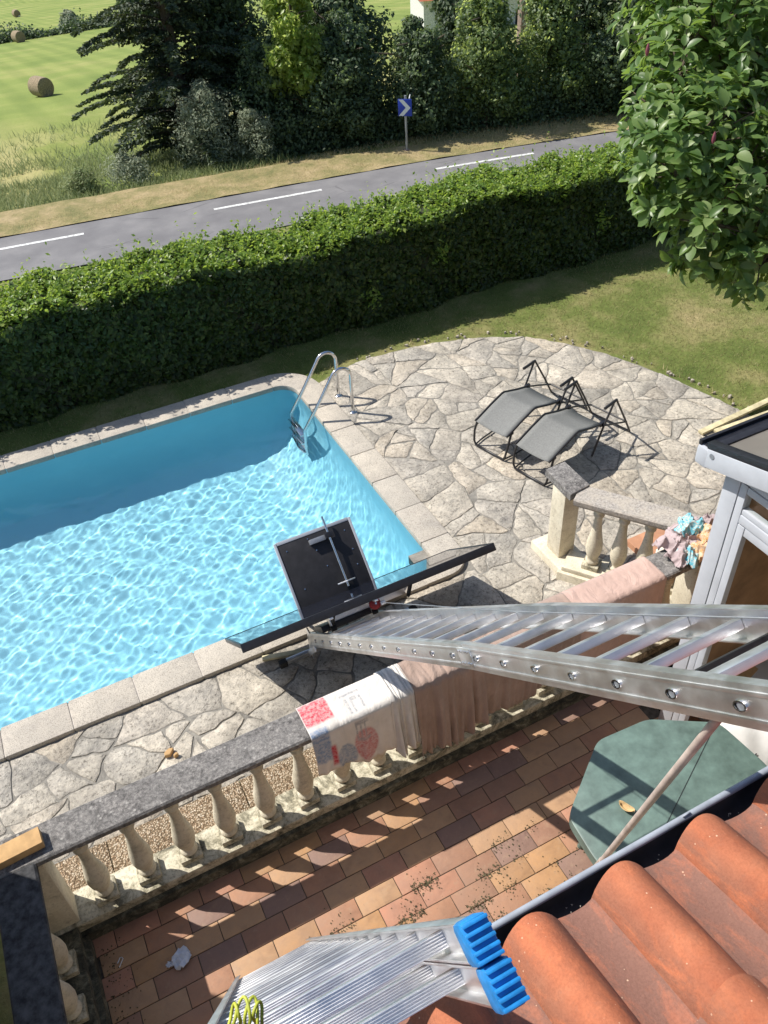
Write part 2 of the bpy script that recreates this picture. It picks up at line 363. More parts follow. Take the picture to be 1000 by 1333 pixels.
plain('hedge_core', (.028, .034, .016), 1.0, 0.0, 0.3, 8)
leafmat('leaf_laurel', [(0.0, (.018, .036, .010)), (0.5, (.034, .062, .014)), (0.85, (.055, .092, .020)), (1.0, (.10, .14, .03))], 0.40, 0.22, (.13, .21, .03, 1), .28)
leafmat('leaf_shoot_sun_tint', [(0.0, (.09, .17, .028)), (0.5, (.17, .27, .042)), (1.0, (.31, .38, .085))], 0.40, 0.45, (.45, .60, .08, 1))
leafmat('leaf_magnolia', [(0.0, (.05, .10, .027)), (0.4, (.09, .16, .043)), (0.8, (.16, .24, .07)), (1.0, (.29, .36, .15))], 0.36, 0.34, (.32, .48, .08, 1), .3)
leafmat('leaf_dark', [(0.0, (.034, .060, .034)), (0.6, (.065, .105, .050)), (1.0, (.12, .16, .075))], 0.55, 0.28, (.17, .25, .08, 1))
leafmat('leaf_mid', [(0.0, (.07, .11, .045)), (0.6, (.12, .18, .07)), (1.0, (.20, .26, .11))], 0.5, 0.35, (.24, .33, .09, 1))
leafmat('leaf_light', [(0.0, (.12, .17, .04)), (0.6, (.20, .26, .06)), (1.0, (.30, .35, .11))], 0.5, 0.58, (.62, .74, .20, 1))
leafmat('leaf_grey', [(0.0, (.13, .165, .10)), (0.6, (.23, .265, .17)), (1.0, (.36, .39, .27))], 0.6, 0.3)
leafmat('needle', [(0.0, (.030, .050, .030)), (0.7, (.060, .088, .045)), (1.0, (.13, .16, .07))], 0.6, 0.18, (.12, .16, .04, 1))
leafmat('grass_green', [(0.0, (.09, .13, .03)), (0.45, (.16, .185, .05)), (0.75, (.29, .26, .11)), (1.0, (.42, .35, .18))], 0.6, 0.3)
leafmat('grass_dry', [(0.0, (.24, .21, .09)), (0.5, (.42, .33, .17)), (1.0, (.56, .46, .27))], 0.8, 0.3)
leafmat('weed', [(0.0, (.10, .15, .045)), (0.6, (.17, .22, .075)), (1.0, (.28, .31, .15))], 0.6, 0.3)
# ------------------------------------------------------------------ mesh helpers
def link(o, parent=None):
    COL.objects.link(o)
    if parent is not None: o.parent = parent
    return o
def tag(o, label=None, cat=None, group=None, kind=None):
    if label: o['label'] = label
    if cat: o['category'] = cat
    if group: o['group'] = group
    if kind: o['kind'] = kind
    return o
def thing(name, label, cat, loc=(0, 0, 0), rz=0.0, group=None):
    o = bpy.data.objects.new(name, None); link(o); o.location = loc; o.rotation_euler = (0, 0, rz)
    o.empty_display_size = 0.1
    return tag(o, label, cat, group)
def inst(name, mesh, parent=None, loc=(0, 0, 0), rot=(0, 0, 0), scale=(1, 1, 1)):
    o = bpy.data.objects.new(name, mesh); link(o, parent); o.location = loc; o.rotation_euler = rot; o.scale = scale
    return o
def copy_tree(src, parent=None):
    c = src.copy(); COL.objects.link(c); c.parent = parent
    for ch in [o for o in src.children]: copy_tree(ch, c)
    return c

class MB:
    def __init__(self): self.v = []; self.f = []
    def add(self, vs, fs):
        b = len(self.v); self.v += [tuple(p) for p in vs]; self.f += [tuple(i + b for i in q) for q in fs]; return self
    def box(self, lo, hi):
        x0, y0, z0 = lo; x1, y1, z1 = hi
        return self.add([(x0, y0, z0), (x1, y0, z0), (x1, y1, z0), (x0, y1, z0), (x0, y0, z1), (x1, y0, z1), (x1, y1, z1), (x0, y1, z1)],
                        [(3, 2, 1, 0), (4, 5, 6, 7), (0, 1, 5, 4), (1, 2, 6, 5), (2, 3, 7, 6), (3, 0, 4, 7)])
    def bar(self, a, b, w, h, up=(0, 0, 1)):
        a = Vector(a); b = Vector(b); d = (b - a).normalized(); u = Vector(up)
        s = d.cross(u)
        if s.length < 1e-5: s = d.cross(Vector((1, 0, 0)))
        s.normalize(); u = s.cross(d).normalized()
        pts = []
        for p in (a, b):
            for i, j in ((-1, -1), (1, -1), (1, 1), (-1, 1)): pts.append(p + s * (i * w / 2) + u * (j * h / 2))
        return self.add(pts, [(0, 1, 2, 3), (7, 6, 5, 4), (0, 4, 5, 1), (1, 5, 6, 2), (2, 6, 7, 3), (3, 7, 4, 0)])
    def tube(self, pts, r, n=10, cap=True):
        pts = [Vector(p) for p in pts]; rs = r if hasattr(r, '__len__') else [r] * len(pts)
        rings = []; prev = None
        for i, p in enumerate(pts):
            d = (pts[min(i + 1, len(pts) - 1)] - pts[max(i - 1, 0)]).normalized()
            if prev is None:
                s = d.cross(Vector((0, 0, 1)))
                if s.length < 1e-3: s = d.cross(Vector((1, 0, 0)))
            else: s = prev - d * prev.dot(d)
            s.normalize(); prev = s; t = d.cross(s)
            rings.append([p + (s * math.cos(2 * math.pi * k / n) + t * math.sin(2 * math.pi * k / n)) * rs[i] for k in range(n)])
        b = len(self.v)
        for rg in rings: self.v += [tuple(q) for q in rg]
        for i in range(len(rings) - 1):
            for k in range(n):
                k2 = (k + 1) % n
                self.f.append((b + i * n + k, b + i * n + k2, b + (i + 1) * n + k2, b + (i + 1) * n + k))
        if cap:
            self.f.append(tuple(b + k for k in reversed(range(n)))); self.f.append(tuple(b + (len(rings) - 1) * n + k for k in range(n)))
        return self
    def lathe(self, prof, n=18, c=(0, 0, 0)):
        b = len(self.v)
        for r, z in prof:
            for k in range(n): a = 2 * math.pi * k / n; self.v.append((c[0] + r * math.cos(a), c[1] + r * math.sin(a), c[2] + z))
        for i in range(len(prof) - 1):
            for k in range(n):
                k2 = (k + 1) % n; self.f.append((b + i * n + k, b + i * n + k2, b + (i + 1) * n + k2, b + (i + 1) * n + k))
        self.f.append(tuple(b + k for k in reversed(range(n)))); self.f.append(tuple(b + (len(prof) - 1) * n + k for k in range(n)))
        return self
    def prism(self, poly, z0, z1, inset=0.0, rise=0.0):
        """polygon (ccw) from z0 to z1, top edge chamfered by inset / rise"""
        n = len(poly); b = len(self.v); cx = sum(p[0] for p in poly) / n; cy = sum(p[1] for p in poly) / n
        self.v += [(p[0], p[1], z0) for p in poly] + [(p[0], p[1], z1) for p in poly]
        for k in range(n): k2 = (k + 1) % n; self.f.append((b + k, b + k2, b + n + k2, b + n + k))
        self.f.append(tuple(b + k for k in reversed(range(n))))
        if inset:
            for p in poly:
                d = math.hypot(p[0] - cx, p[1] - cy) or 1; s = max(0.3, 1 - inset / d)
                self.v.append((cx + (p[0] - cx) * s, cy + (p[1] - cy) * s, z1 + rise))
            for k in range(n): k2 = (k + 1) % n; self.f.append((b + n + k, b + n + k2, b + 2 * n + k2, b + 2 * n + k))
            self.f.append(tuple(b + 2 * n + k for k in range(n)))
        else: self.f.append(tuple(b + n + k for k in range(n)))
        return self
    def loft(self, rings, closed=True, cap=True):
        b = len(self.v); n = len(rings[0])
        for r in rings: self.v += [tuple(p) for p in r]
        m = n if closed else n - 1
        for i in range(len(rings) - 1):
            for k in range(m): k2 = (k + 1) % n; self.f.append((b + i * n + k, b + i * n + k2, b + (i + 1) * n + k2, b + (i + 1) * n + k))
        if cap and closed:
            self.f.append(tuple(b + k for k in reversed(range(n)))); self.f.append(tuple(b + (len(rings) - 1) * n + k for k in range(n)))
        return self
    def mesh(self, name, mat, smooth=None, bevel=0.0):
        me = bpy.data.meshes.new(name); me.from_pydata(self.v, [], self.f)
        bm = bmesh.new(); bm.from_mesh(me); bmesh.ops.recalc_face_normals(bm, faces=bm.faces)
        if bevel:
            es = [e for e in bm.edges if len(e.link_faces) == 2 and e.calc_face_angle(0) > 0.6]
            bmesh.ops.bevel(bm, geom=es, offset=bevel, segments=2, affect='EDGES', profile=0.6, clamp_overlap=True)
        bm.to_mesh(me); bm.free()
        me.materials.append(MATS[mat] if isinstance(mat, str) else mat)
        if smooth is not None or bevel:
            me.shade_smooth(); me.set_sharp_from_angle(angle=rad(smooth or 40))
        return me
    def build(self, name, mat, parent=None, smooth=None, bevel=0.0, loc=(0, 0, 0), rot=(0, 0, 0)):
        return inst(name, self.mesh(name, mat, smooth, bevel), parent, loc, rot)

def fast_mesh(name, verts, faces, mat, smooth=False):
    """verts (n,3), faces (m,k) arrays"""
    me = bpy.data.meshes.new(name); n = len(verts); m, k = faces.shape
    me.vertices.add(n); me.vertices.foreach_set('co', np.ascontiguousarray(verts, np.float32).ravel())
    me.loops.add(m * k); me.loops.foreach_set('vertex_index', np.ascontiguousarray(faces, np.int32).ravel())
    me.polygons.add(m); me.polygons.foreach_set('loop_start', np.arange(0, m * k, k, dtype=np.int32))
    me.update(calc_edges=True); me.validate()
    me.materials.append(MATS[mat] if isinstance(mat, str) else mat)
    if smooth: me.shade_smooth()
    return me

def unit(a): return a / np.maximum(np.linalg.norm(a, axis=1, keepdims=True), 1e-9)
def leaf_cards(pos, nrm, size, aspect=0.5, fold=0.12, jitter=0.5):
    """folded diamond leaves: 4 vertices, 2 triangles each"""
    n = len(pos); nrm = unit(nrm + rng.normal(0, jitter, (n, 3)))
    t = unit(np.cross(nrm, unit(rng.normal(0, 1, (n, 3))))); s = np.cross(nrm, t)
    L = (size if np.ndim(size) else np.full(n, size))[:, None] * rng.uniform(0.65, 1.25, (n, 1)); W = L * aspect
    v = np.stack([pos - t * L * .5, pos + s * W * .5 + nrm * W * fold - t * L * .06, pos + t * L * .5, pos - s * W * .5 + nrm * W * fold - t * L * .06], 1).reshape(-1, 3)
    b = np.arange(n)[:, None] * 4
    f = np.concatenate([b + [[0, 1, 2]], b + [[0, 2, 3]]], 1).reshape(-1, 3)
    return v, f
def leaf_object(name, pos, nrm, size, mat, parent=None, aspect=0.5, jitter=0.5, fold=0.12):
    v, f = leaf_cards(pos, nrm, size, aspect, fold, jitter)
    return inst(name, fast_mesh(name, v, f, mat), parent)
def blob_points(c, r, n, shell=0.45):
    d = unit(rng.normal(0, 1, (n, 3))); q = 1 - shell * rng.random((n, 1)) ** 1.5
    lump = 1 + 0.16 * np.sin(d[:, :1] * 7 + c[0]) * np.sin(d[:, 1:2] * 6 + c[1]) + 0.12 * np.sin(d[:, 2:] * 9 + c[2])
    return np.array(c) + d * np.array(r) * q * lump, d

# ------------------------------------------------------------------ terrain
ROAD_Z = -2.78
def terr(x, y):
    y = np.asarray(y, float); x = np.asarray(x, float)
    z = np.interp(y, [-50, 10.9, 14, 19.4, 20, 24.2, 60, 131, 320, 380, 1200, 3000], [-.05, -.05, -.75, -2.7, -2.80, -2.82, -7.35, -16.6, -38.6, -41, -30, 10])
    return z
POOL = dict(x0=-3.2, x1=2.73, y0=4.98, y1=8.61)
CW = 0.29
xs = np.unique(np.concatenate([np.linspace(-30, -7, 12), np.arange(-6.5, 16.01, .5), np.linspace(17, 60, 20), np.array([-1500, -600, -250, -120, -60, 90, 140, 250, 600, 1500, 3000, POOL['x0'] - .12, POOL['x1'] + .12, -1.28])]))
ys = np.unique(np.concatenate([np.arange(-8, 14.01, .5), np.arange(15, 40, .5), np.arange(42, 130, 3), np.linspace(140, 400, 14), np.array([-40, -20, 500, 700, 1000, 1500, 3000, POOL['y0'] - .12, POOL['y1'] + .12, 3.3])]))
gx, gy = np.meshgrid(xs, ys)
gz = terr(gx, gy) + np.where((gy > 24) | ((gy > 8.9) & (gx > 3.3)), 0.02 * np.sin(gx * 1.7 + gy) * np.cos(gy * 1.3), 0)
V = np.stack([gx, gy, gz], -1).reshape(-1, 3); nx = len(xs)
F = []
for j in range(len(ys) - 1):
    for i in range(nx - 1):
        mx, my = (xs[i] + xs[i + 1]) / 2, (ys[j] + ys[j + 1]) / 2
        if POOL['x0'] - .12 < mx < POOL['x1'] + .12 and POOL['y0'] - .12 < my < POOL['y1'] + .12: continue
        if mx > -1.28 and my < 3.3 and mx < 16: continue
        F.append((j * nx + i, j * nx + i + 1, (j + 1) * nx + i + 1, (j + 1) * nx + i))
ground = inst('ground', fast_mesh('ground', V, np.array(F), 'ground', True)); tag(ground, kind='structure')

def strip(left, right, z, name, mat, nsub=6):
    m = MB(); L = []
    def dens(p):
        o = []
        for a, b in zip(p[:-1], p[1:]):
            for k in range(nsub): t = k / nsub; o.append((a[0] + (b[0] - a[0]) * t, a[1] + (b[1] - a[1]) * t))
        return o + [p[-1]]
    l, r = dens(left), dens(right)
    zz = z if callable(z) else (lambda x, y: z)
    vs = []
    for a, b in zip(l, r): vs += [(a[0], a[1], zz(*a)), (b[0], b[1], zz(*b))]
    return m.add(vs, [(2 * i, 2 * i + 1, 2 * i + 3, 2 * i + 2) for i in range(len(l) - 1)]).build(name, mat)
cl = [(-120, 30), (-40, 25.6), (-12, 23.6), (0, 22.75), (5.6, 22.15), (8.6, 21.8), (12, 21.4), (14.7, 20.95), (19, 20.1), (30, 17.0), (60, 4), (120, -40)]
def off(pl, d):
    o = []
    for i, p in enumerate(pl):
        a = pl[max(0, i - 1)]; b = pl[min(len(pl) - 1, i + 1)]; tx, ty = b[0] - a[0], b[1] - a[1]; q = math.hypot(tx, ty)
        o.append((p[0] - ty / q * d, p[1] + tx / q * d))
    return o
road = strip(off(cl, .80), off(cl, -2.0), ROAD_Z + .012, 'road', 'asphalt'); tag(road, kind='structure')
verge_edge = off(cl, .78); verge_far = off(cl[:4], 2.7) + [off(cl, d_)[k_] for k_, d_ in zip(range(4, len(cl)), (2.7, 2.6, 2.3, 2.0, 1.8, 1.8, 1.8, 1.8))]
vg = strip(verge_far, verge_edge, lambda x, y: ROAD_Z + .02 + 0.03 * math.sin(x * 2.1 + y) ** 2, 'verge', 'verge'); tag(vg, kind='structure')
# dashed centre line: each dash a painted strip on the asphalt
def along(pl, s0):
    for a, b in zip(pl[:-1], pl[1:]):
        q = math.hypot(b[0] - a[0], b[1] - a[1])
        if s0 <= q: return (a[0] + (b[0] - a[0]) * s0 / q, a[1] + (b[1] - a[1]) * s0 / q)
        s0 -= q
    return pl[-1]
base_s = sum(math.hypot(b[0] - a[0], b[1] - a[1]) for a, b in zip(cl[:3], cl[1:4]))
for k in range(-3, 5):
    s = base_s + 5.62 + k * 6.5
    p = [along(cl, s + 3.05 * t / 4) for t in range(5)]
    d = strip(off(p, 0.065), off(p, -0.065), ROAD_Z + .018, 'road_marking', 'white_paint', 1); d.parent = road

# ------------------------------------------------------------------ swimming pool
pool = thing('swimming_pool', 'rectangular swimming pool with pale blue liner and beige stone coping', 'swimming pool', (0, 0, 0))
x0, x1, y0, y1 = POOL['x0'], POOL['x1'], POOL['y0'], POOL['y1']; 
CR = 0.24                                                        # inner radius of the far right corner
def pool_outline(g, steps=8):
    pts = [(x0 - g, y0 - g), (x1 + g, y0 - g)]
    r = CR + g if g > 0 else CR
    cxx, cyy = x1 - CR, y1 - CR
    pts += [(cxx + r * math.cos(a), cyy + r * math.sin(a)) for a in np.linspace(0, math.pi / 2, steps)]
    return pts + [(x0 - g, y1 + g)]
FZ = -1.10
rings_p = []
for ins_, zz in [(0, -.012), (0, FZ + .75)] + [(.85 * (1 - math.cos(t)), FZ + .75 * (1 - math.sin(t))) for t in np.linspace(.12, math.pi / 2, 14)]:
    pts_ = []
    for px_, py_ in pool_outline(0.0, 9):
        cxm, cym = (x0 + x1) / 2, (y0 + y1) / 2
        hx_, hy_ = (x1 - x0) / 2, (y1 - y0) / 2
        pts_.append((cxm + (px_ - cxm) * (hx_ - ins_) / hx_, cym + (py_ - cym) * (hy_ - ins_) / hy_, zz))
    rings_p.append(pts_)
m = MB(); m.loft(rings_p, True, False); nb_ = len(rings_p[0]); m.f.append(tuple((len(rings_p) - 1) * nb_ + k for k in range(nb_)))
me = bpy.data.meshes.new('liner'); me.from_pydata(m.v, [], [tuple(reversed(f_)) for f_ in m.f]); me.materials.append(MATS['liner']); me.shade_smooth(); me.set_sharp_from_angle(angle=rad(50))
lin = inst('liner', me, pool); lin.cycles.is_caustics_receiver = True
# pool water: a rippled surface that bends and gathers the sunlight onto the liner
def ripple(x, y):
    z = np.zeros_like(x); r = np.random.default_rng(3)
    for i in range(90):
        lam = .055 + .27 * r.random() ** 1.9; a = r.uniform(0, 6.283); kk = 2 * np.pi / lam
        z += .00020 * (lam / .3) ** 1.3 * np.sin(kk * (x * np.cos(a) + y * np.sin(a)) + r.uniform(0, 6.28) + 1.2 * np.sin(x * 2.3 + i) + 1.2 * np.sin(y * 2.7 + 2 * i))
    return z
gx_ = np.arange(-3.2, x1 + .001, .0145); gy_ = np.linspace(y0 - .005, y1 + .005, 262)
WX, WY = np.meshgrid(gx_, gy_); WZ = -.062 + ripple(WX, WY); nw = len(gx_)
I_, J_ = np.meshgrid(np.arange(nw - 1), np.arange(len(gy_) - 1)); b_ = (J_ * nw + I_).ravel()
dcx, dcy = WX - (x1 - CR), WY - (y1 - CR); outc = (dcx > 0) & (dcy > 0) & (np.hypot(dcx, dcy) > CR + .02)
fw_ = np.stack([b_, b_ + 1, b_ + nw + 1, b_ + nw], 1); fw_ = fw_[~outc.ravel()[fw_].all(1)]
water = inst('pool_water', fast_mesh('pool_water', np.stack([WX, WY, WZ], -1).reshape(-1, 3), fw_, 'water', True)); tag(water, kind='structure')
water.cycles.is_caustics_caster = True
# coping stones, each its own piece
SL = 0.536
def cope_mesh(L, seed):
    r = random.Random(seed); j = lambda: r.uniform(-.002, .002)
    return MB().box((-L / 2 + .004, -CW / 2 - .012, -.065), (L / 2 - .004, CW / 2 + .004, 0)).mesh('coping_stone', 'coping', 40, .012)
cmesh = [cope_mesh(SL, s) for s in range(3)]
def cope(x, y, rz): o = inst('coping_stone', random.choice(cmesh), pool, (x, y, random.uniform(-.003, .003)), (random.uniform(-.004, .004), random.uniform(-.004, .004), rz)); return o
JX = 0.0654 * 5.5 - .0                                            # a joint measured on the near side
k = 0
for i in range(-9, 4):
    xc = JX + (i + .5) * SL
    if xc + SL / 2 > x1 - .02: break
    if xc - SL / 2 < -3.8: continue
    cope(xc, y0 - CW / 2, math.pi)
last = JX + math.floor((x1 - .02 - JX) / SL) * SL
Lr = x1 - .02 - last
# near right corner: one stone with a rounded outer corner
rr = 0.27
poly = [(last + .005, y0 - CW), (x1 + CW - rr, y0 - CW)] + [(x1 + CW - rr + rr * math.cos(a), y0 - CW + rr + rr * math.sin(a)) for a in np.linspace(-math.pi / 2 + .15, 0, 9)] + [(x1 + CW, y0 + .22), (x1 - .012, y0 + .22), (x1 - .012, y0 + .012), (last + .005, y0 + .012)]
MB().prism(poly, -.065, 0).build('coping_stone', 'coping', pool, 40, .01)
ycur = y0 + .224
while ycur + SL < y1 - CR + .05:
    cope(x1 + CW / 2, ycur + SL / 2, -math.pi / 2); ycur += SL
yend = y1 - CR
if yend - ycur > .08: MB().box((x1 - .012, ycur + .004, -.065), (x1 + CW, yend - .004, 0)).build('coping_stone', 'coping', pool, 40, .012)
arc = [(x1 - CR + (CR - .012) * math.cos(a), y1 - CR + (CR - .012) * math.sin(a)) for a in np.linspace(0, math.pi / 2, 10)]
arco = [(x1 - CR + (CR + CW) * math.cos(a), y1 - CR + (CR + CW) * math.sin(a)) for a in np.linspace(math.pi / 2, 0, 12)]
MB().prism(arc[::-1] + arco[::-1], -.065, 0).build('coping_stone', 'coping', pool, 40, .01)
for i in range(12):
    xc = x1 - CR - (i + .5) * SL
    if xc < -3.6: break
    cope(xc, y1 + CW / 2, 0)
MB().box((x0 - CW, y0 - CW + .006, -.3), (x1 + CW - .30, y0 - .006, -.010)).build('coping_bed', 'mortar_pale', pool)
MB().box((x1 + .006, y0 + .10, -.3), (x1 + CW - .003, y1 - .15, -.010)).build('coping_bed', 'mortar_pale', pool)
MB().box((x0 - CW, y1 + .006, -.3), (x1 - .22, y1 + CW - .003, -.010)).build('coping_bed', 'mortar_pale', pool)

# ------------------------------------------------------------------ crazy paving
PZ = -.048
pav = thing('crazy_paving', None, None); tag(pav, kind='structure')
R_poly = [(3.02, 3.64), (7.25, 3.64), (7.1, 4.6), (6.98, 5.3), (6.90, 5.75), (6.79, 6.25), (6.64, 6.75), (6.45, 7.2), (6.2, 7.65), (5.85, 8.05), (5.35, 8.36), (4.8, 8.55), (4.25, 8.64), (3.66, 8.66), (3.25, 8.55), (3.02, 8.42)]
S_poly = [(-2.3, 3.64), (3.02, 3.64), (3.02, 4.685), (-2.3, 4.685)]
mb = MB(); 
mb.prism([(p[0], p[1]) for p in R_poly], -.2, PZ); mb.prism([(S_poly[0][0] - 4, 3.64), (3.02, 3.64), (3.02, 4.685), (S_poly[0][0] - 4, 4.685)], -.2, PZ)
mb.box((2.55, 4.55, -.2), (3.1, 5.15, PZ - .0015)); mb.build('mortar_bed', 'mortar', pav)
def clip_half(poly, px, py, nx_, ny_):
    out = []
    for a, b in zip(poly, poly[1:] + poly[:1]):
        da = (a[0] - px) * nx_ + (a[1] - py) * ny_; db = (b[0] - px) * nx_ + (b[1] - py) * ny_
        if da <= 0: out.append(a)
        if (da < 0 < db) or (db < 0 < da):
            t = da / (da - db); out.append((a[0] + (b[0] - a[0]) * t, a[1] + (b[1] - a[1]) * t))
    return out
def clip_convex(poly, cp_):
    for a, b in zip(cp_, cp_[1:] + cp_[:1]):
        ex, ey = b[0] - a[0], b[1] - a[1]
        poly = clip_half(poly, a[0], a[1], ey, -ex)
        if len(poly) < 3: return []
    return poly
def area(p): return 0.5 * sum(a[0] * b[1] - b[0] * a[1] for a, b in zip(p, p[1:] + p[:1]))
def seeds(box, rmin, rmax, tries):
    pts = []; r = random.Random(5)
    for _ in range(tries):
        p = (r.uniform(box[0], box[2]), r.uniform(box[1], box[3])); rr_ = rmin + (rmax - rmin) * r.random() ** 1.6
        if all(math.hypot(p[0] - q[0], p[1] - q[1]) > (rr_ + q[2]) * .5 for q in pts): pts.append((p[0], p[1], rr_))
    return pts
def warp(p):
    x, y = p
    return (x + .012 * math.sin(9 * y + 2 * x) + .010 * math.sin(23 * y - 7 * x + 1) + .008 * math.sin(51 * y + 13 * x), y + .012 * math.sin(8.3 * x - 3 * y + 2) + .010 * math.sin(21 * x + 9 * y) + .008 * math.sin(47 * x - 17 * y))
def offset_in(poly, g):
    q = poly
    for a, b in zip(poly, poly[1:] + poly[:1]):
        ex, ey = b[0] - a[0], b[1] - a[1]; L = math.hypot(ex, ey)
        if L < 1e-6: continue
        nx_, ny_ = ey / L, -ex / L
        q = clip_half(q, a[0] - nx_ * g, a[1] - ny_ * g, nx_, ny_)
        if len(q) < 3: return []
    return q
def pave(region, rmin, rmax, tries, gap):
    bx = (min(p[0] for p in region) - .2, min(p[1] for p in region) - .2, max(p[0] for p in region) + .2, max(p[1] for p in region) + .2)
    sd = seeds(bx, rmin, rmax, tries)
    for i, s in enumerate(sd):
        cell = [(s[0] - 1, s[1] - 1), (s[0] + 1, s[1] - 1), (s[0] + 1, s[1] + 1), (s[0] - 1, s[1] + 1)]
        for j, t in enumerate(sd):
            if i == j: continue
            dx, dy = t[0] - s[0], t[1] - s[1]; D = math.hypot(dx, dy)
            if D > 2.0: continue
            w = 0.5 + 0.5 * (s[2] ** 2 - t[2] ** 2) / (D * D) * 0.8        # larger seeds take more room
            w = min(.82, max(.18, w + random.Random(min(i, j) * 977 + max(i, j)).uniform(-.06, .06) * (1 if i < j else -1)))
            cell = clip_half(cell, s[0] + dx * w, s[1] + dy * w, dx, dy)
            if len(cell) < 3: break
        if len(cell) < 3: continue
        cell = clip_convex(cell, region)
        if len(cell) < 3 or area(cell) < .006: continue
        todo = [cell]; done = []
        while todo:
            c_ = todo.pop()
            if len(c_) < 3: continue
            ar = area(c_)
            if ar < random.uniform(.045, .26): done.append(c_); continue
            ccx = sum(p[0] for p in c_) / len(c_); ccy = sum(p[1] for p in c_) / len(c_)
            far_ = max(c_, key=lambda p: math.hypot(p[0] - ccx, p[1] - ccy)); an = math.atan2(far_[1] - ccy, far_[0] - ccx) + random.uniform(-.6, .6); ox = random.uniform(-.18, .18) * math.sqrt(ar)
            for sg_ in (1, -1): todo.append(clip_half(c_, ccx + ox * math.cos(an), ccy + ox * math.sin(an), math.cos(an) * sg_, math.sin(an) * sg_))
        for c_ in done: lay(c_, gap)
def lay(cell, gap):
        if len(cell) < 3: return
        cell = offset_in(cell, gap * random.uniform(.5, 1.6))
        if len(cell) < 3 or area(cell) < .004: return
        pts = []
        for a, b in zip(cell, cell[1:] + cell[:1]):
            L = math.hypot(b[0] - a[0], b[1] - a[1]); kk = max(1, int(L / .06))
            for q in range(kk): t = q / kk; pts.append(warp((a[0] + (b[0] - a[0]) * t, a[1] + (b[1] - a[1]) * t)))
        sm = []
        N = len(pts)
        for q in range(N): a, b, c = pts[q - 1], pts[q], pts[(q + 1) % N]; sm.append(((a[0] + 8 * b[0] + c[0]) / 10 + random.uniform(-.005, .005), (a[1] + 8 * b[1] + c[1]) / 10 + random.uniform(-.005, .005)))
        cx = sum(p[0] for p in sm) / N; cy = sum(p[1] for p in sm) / N
        loc = [(p[0] - cx, p[1] - cy) for p in sm]
        h = random.uniform(.005, .012)
        o = MB().prism(loc, -.03, h - .004, .008, .004).build('paving_stone', 'paving', pav, 35, 0, (cx, cy, PZ), (random.uniform(-.012, .012), random.uniform(-.012, .012), 0))
pave(R_poly, .45, .95, 6000, .0062)
pave(S_poly, .5, 1.0, 4000, .0066)
# washed pebble slabs between paving and balustrade
for i in range(12):
    xa = -1.7 + i * .50
    MB().box((xa + .003, 3.345, -.10), (xa + .497, 3.637, -.03 + random.uniform(-.002, .002))).build('pebble_slab', 'pebble', pav, 40, .004)
# small broken bits of brick and stone on the paving
# ------------------------------------------------------------------ terrace with its tiles
TZ = -.15
terr_e = thing('terrace', None, None); tag(terr_e, kind='structure')
MB().box((-1.3, -.5, -.4), (3.5, 3.29, TZ - .006)).build('terrace_bed', 'grout', terr_e)
TLn, TWd = 0.296, 0.1475
tm = [MB().box((-TLn / 2 + .0025, -TWd / 2 + .0025, -.02), (TLn / 2 - .0025, TWd / 2 - .0025, 0)).mesh('terrace_tile', 'tile', 40, .004)]
row = 0; y = 3.08 - TWd / 2; nt = 0
while y > .75:
    xo = (row % 2) * TLn / 2 + (row * 37 % 5) * .012
    x = -.96 + xo - TLn
    while x < 3.4:
        if x > -1.02:
            inst('terrace_tile', tm[0], terr_e, (x, y, TZ + random.uniform(-.002, .002)), (random.uniform(-.006, .006), random.uniform(-.006, .006), random.choice((0, math.pi)) + random.uniform(-.006, .006)))
            nt += 1
        x += TLn
    row += 1; y -= TWd

# ------------------------------------------------------------------ balustrades
def sq(mb_, w, z0, z1, cx=0, cy=0): mb_.box((cx - w / 2, cy - w / 2, z0), (cx + w / 2, cy + w / 2, z1))
H0, H1 = .045, .80
prof = [(.052, 0), (.060, .012), (.060, .03), (.050, .042), (.044, .055), (.050, .075), (.066, .12), (.074, .175), (.072, .23), (.060, .30), (.046, .38), (.037, .46), (.034, .52), (.036, .545), (.047, .558), (.049, .575), (.038, .588), (.036, .60), (.044, .615), (.052, .63)]
bal_mesh = MB().lathe(prof, 18, (0, 0, .055)).mesh('baluster', 'cream', 50)
foot = MB(); sq(foot, .15, 0, .055); foot_mesh = foot.mesh('foot_block', 'cream_dirty', 40, .008)
head = MB().loft([[(s_ * w_, t_ * w_, z_) for s_, t_ in ((-1, -1), (1, -1), (1, 1), (-1, 1))] for w_, z_ in ((.040, .675), (.062, .712), (.066, .720), (.066, .757))]); head_mesh = head.mesh('head_block', 'cream', 30, .004)
def baluster(parent, x, y, rz=0, z=H0):
    b = inst('baluster', bal_mesh, parent, (x, y, z), (0, 0, rz + random.uniform(-.05, .05)))
    inst('foot_block', foot_mesh, b); inst('head_block', head_mesh, b)
    return b
mainb = thing('balustrade', 'long cream balustrade with lichened rail between the pool and the tiled terrace', 'balustrade', (0, 0, 0))
xe = 4.28
def rail_profile(w, zt):
    h = w / 2
    return [(-h, zt - .012), (-h + .012, zt), (h - .012, zt), (h, zt - .012), (h, zt - .05), (h - .03, zt - .062), (h - .036, zt - .095), (-h + .036, zt - .095), (-h + .03, zt - .062), (-h, zt - .05)]
def rail(parent, a, b, w=.25, zt=.9, nseg=14, mat='lichen', wob=.0015):
    a = Vector((a[0], a[1], 0)); b = Vector((b[0], b[1], 0)); d = (b - a).normalized(); s = Vector((-d.y, d.x, 0))
    rings = []
    for i in range(nseg + 1):
        p = a.lerp(b, i / nseg); rings.append([p + s * q[0] + Vector((0, 0, q[1] + random.uniform(-wob, wob))) for q in rail_profile(w, zt)])
    return MB().loft(rings).build('rail', mat, parent, 35)
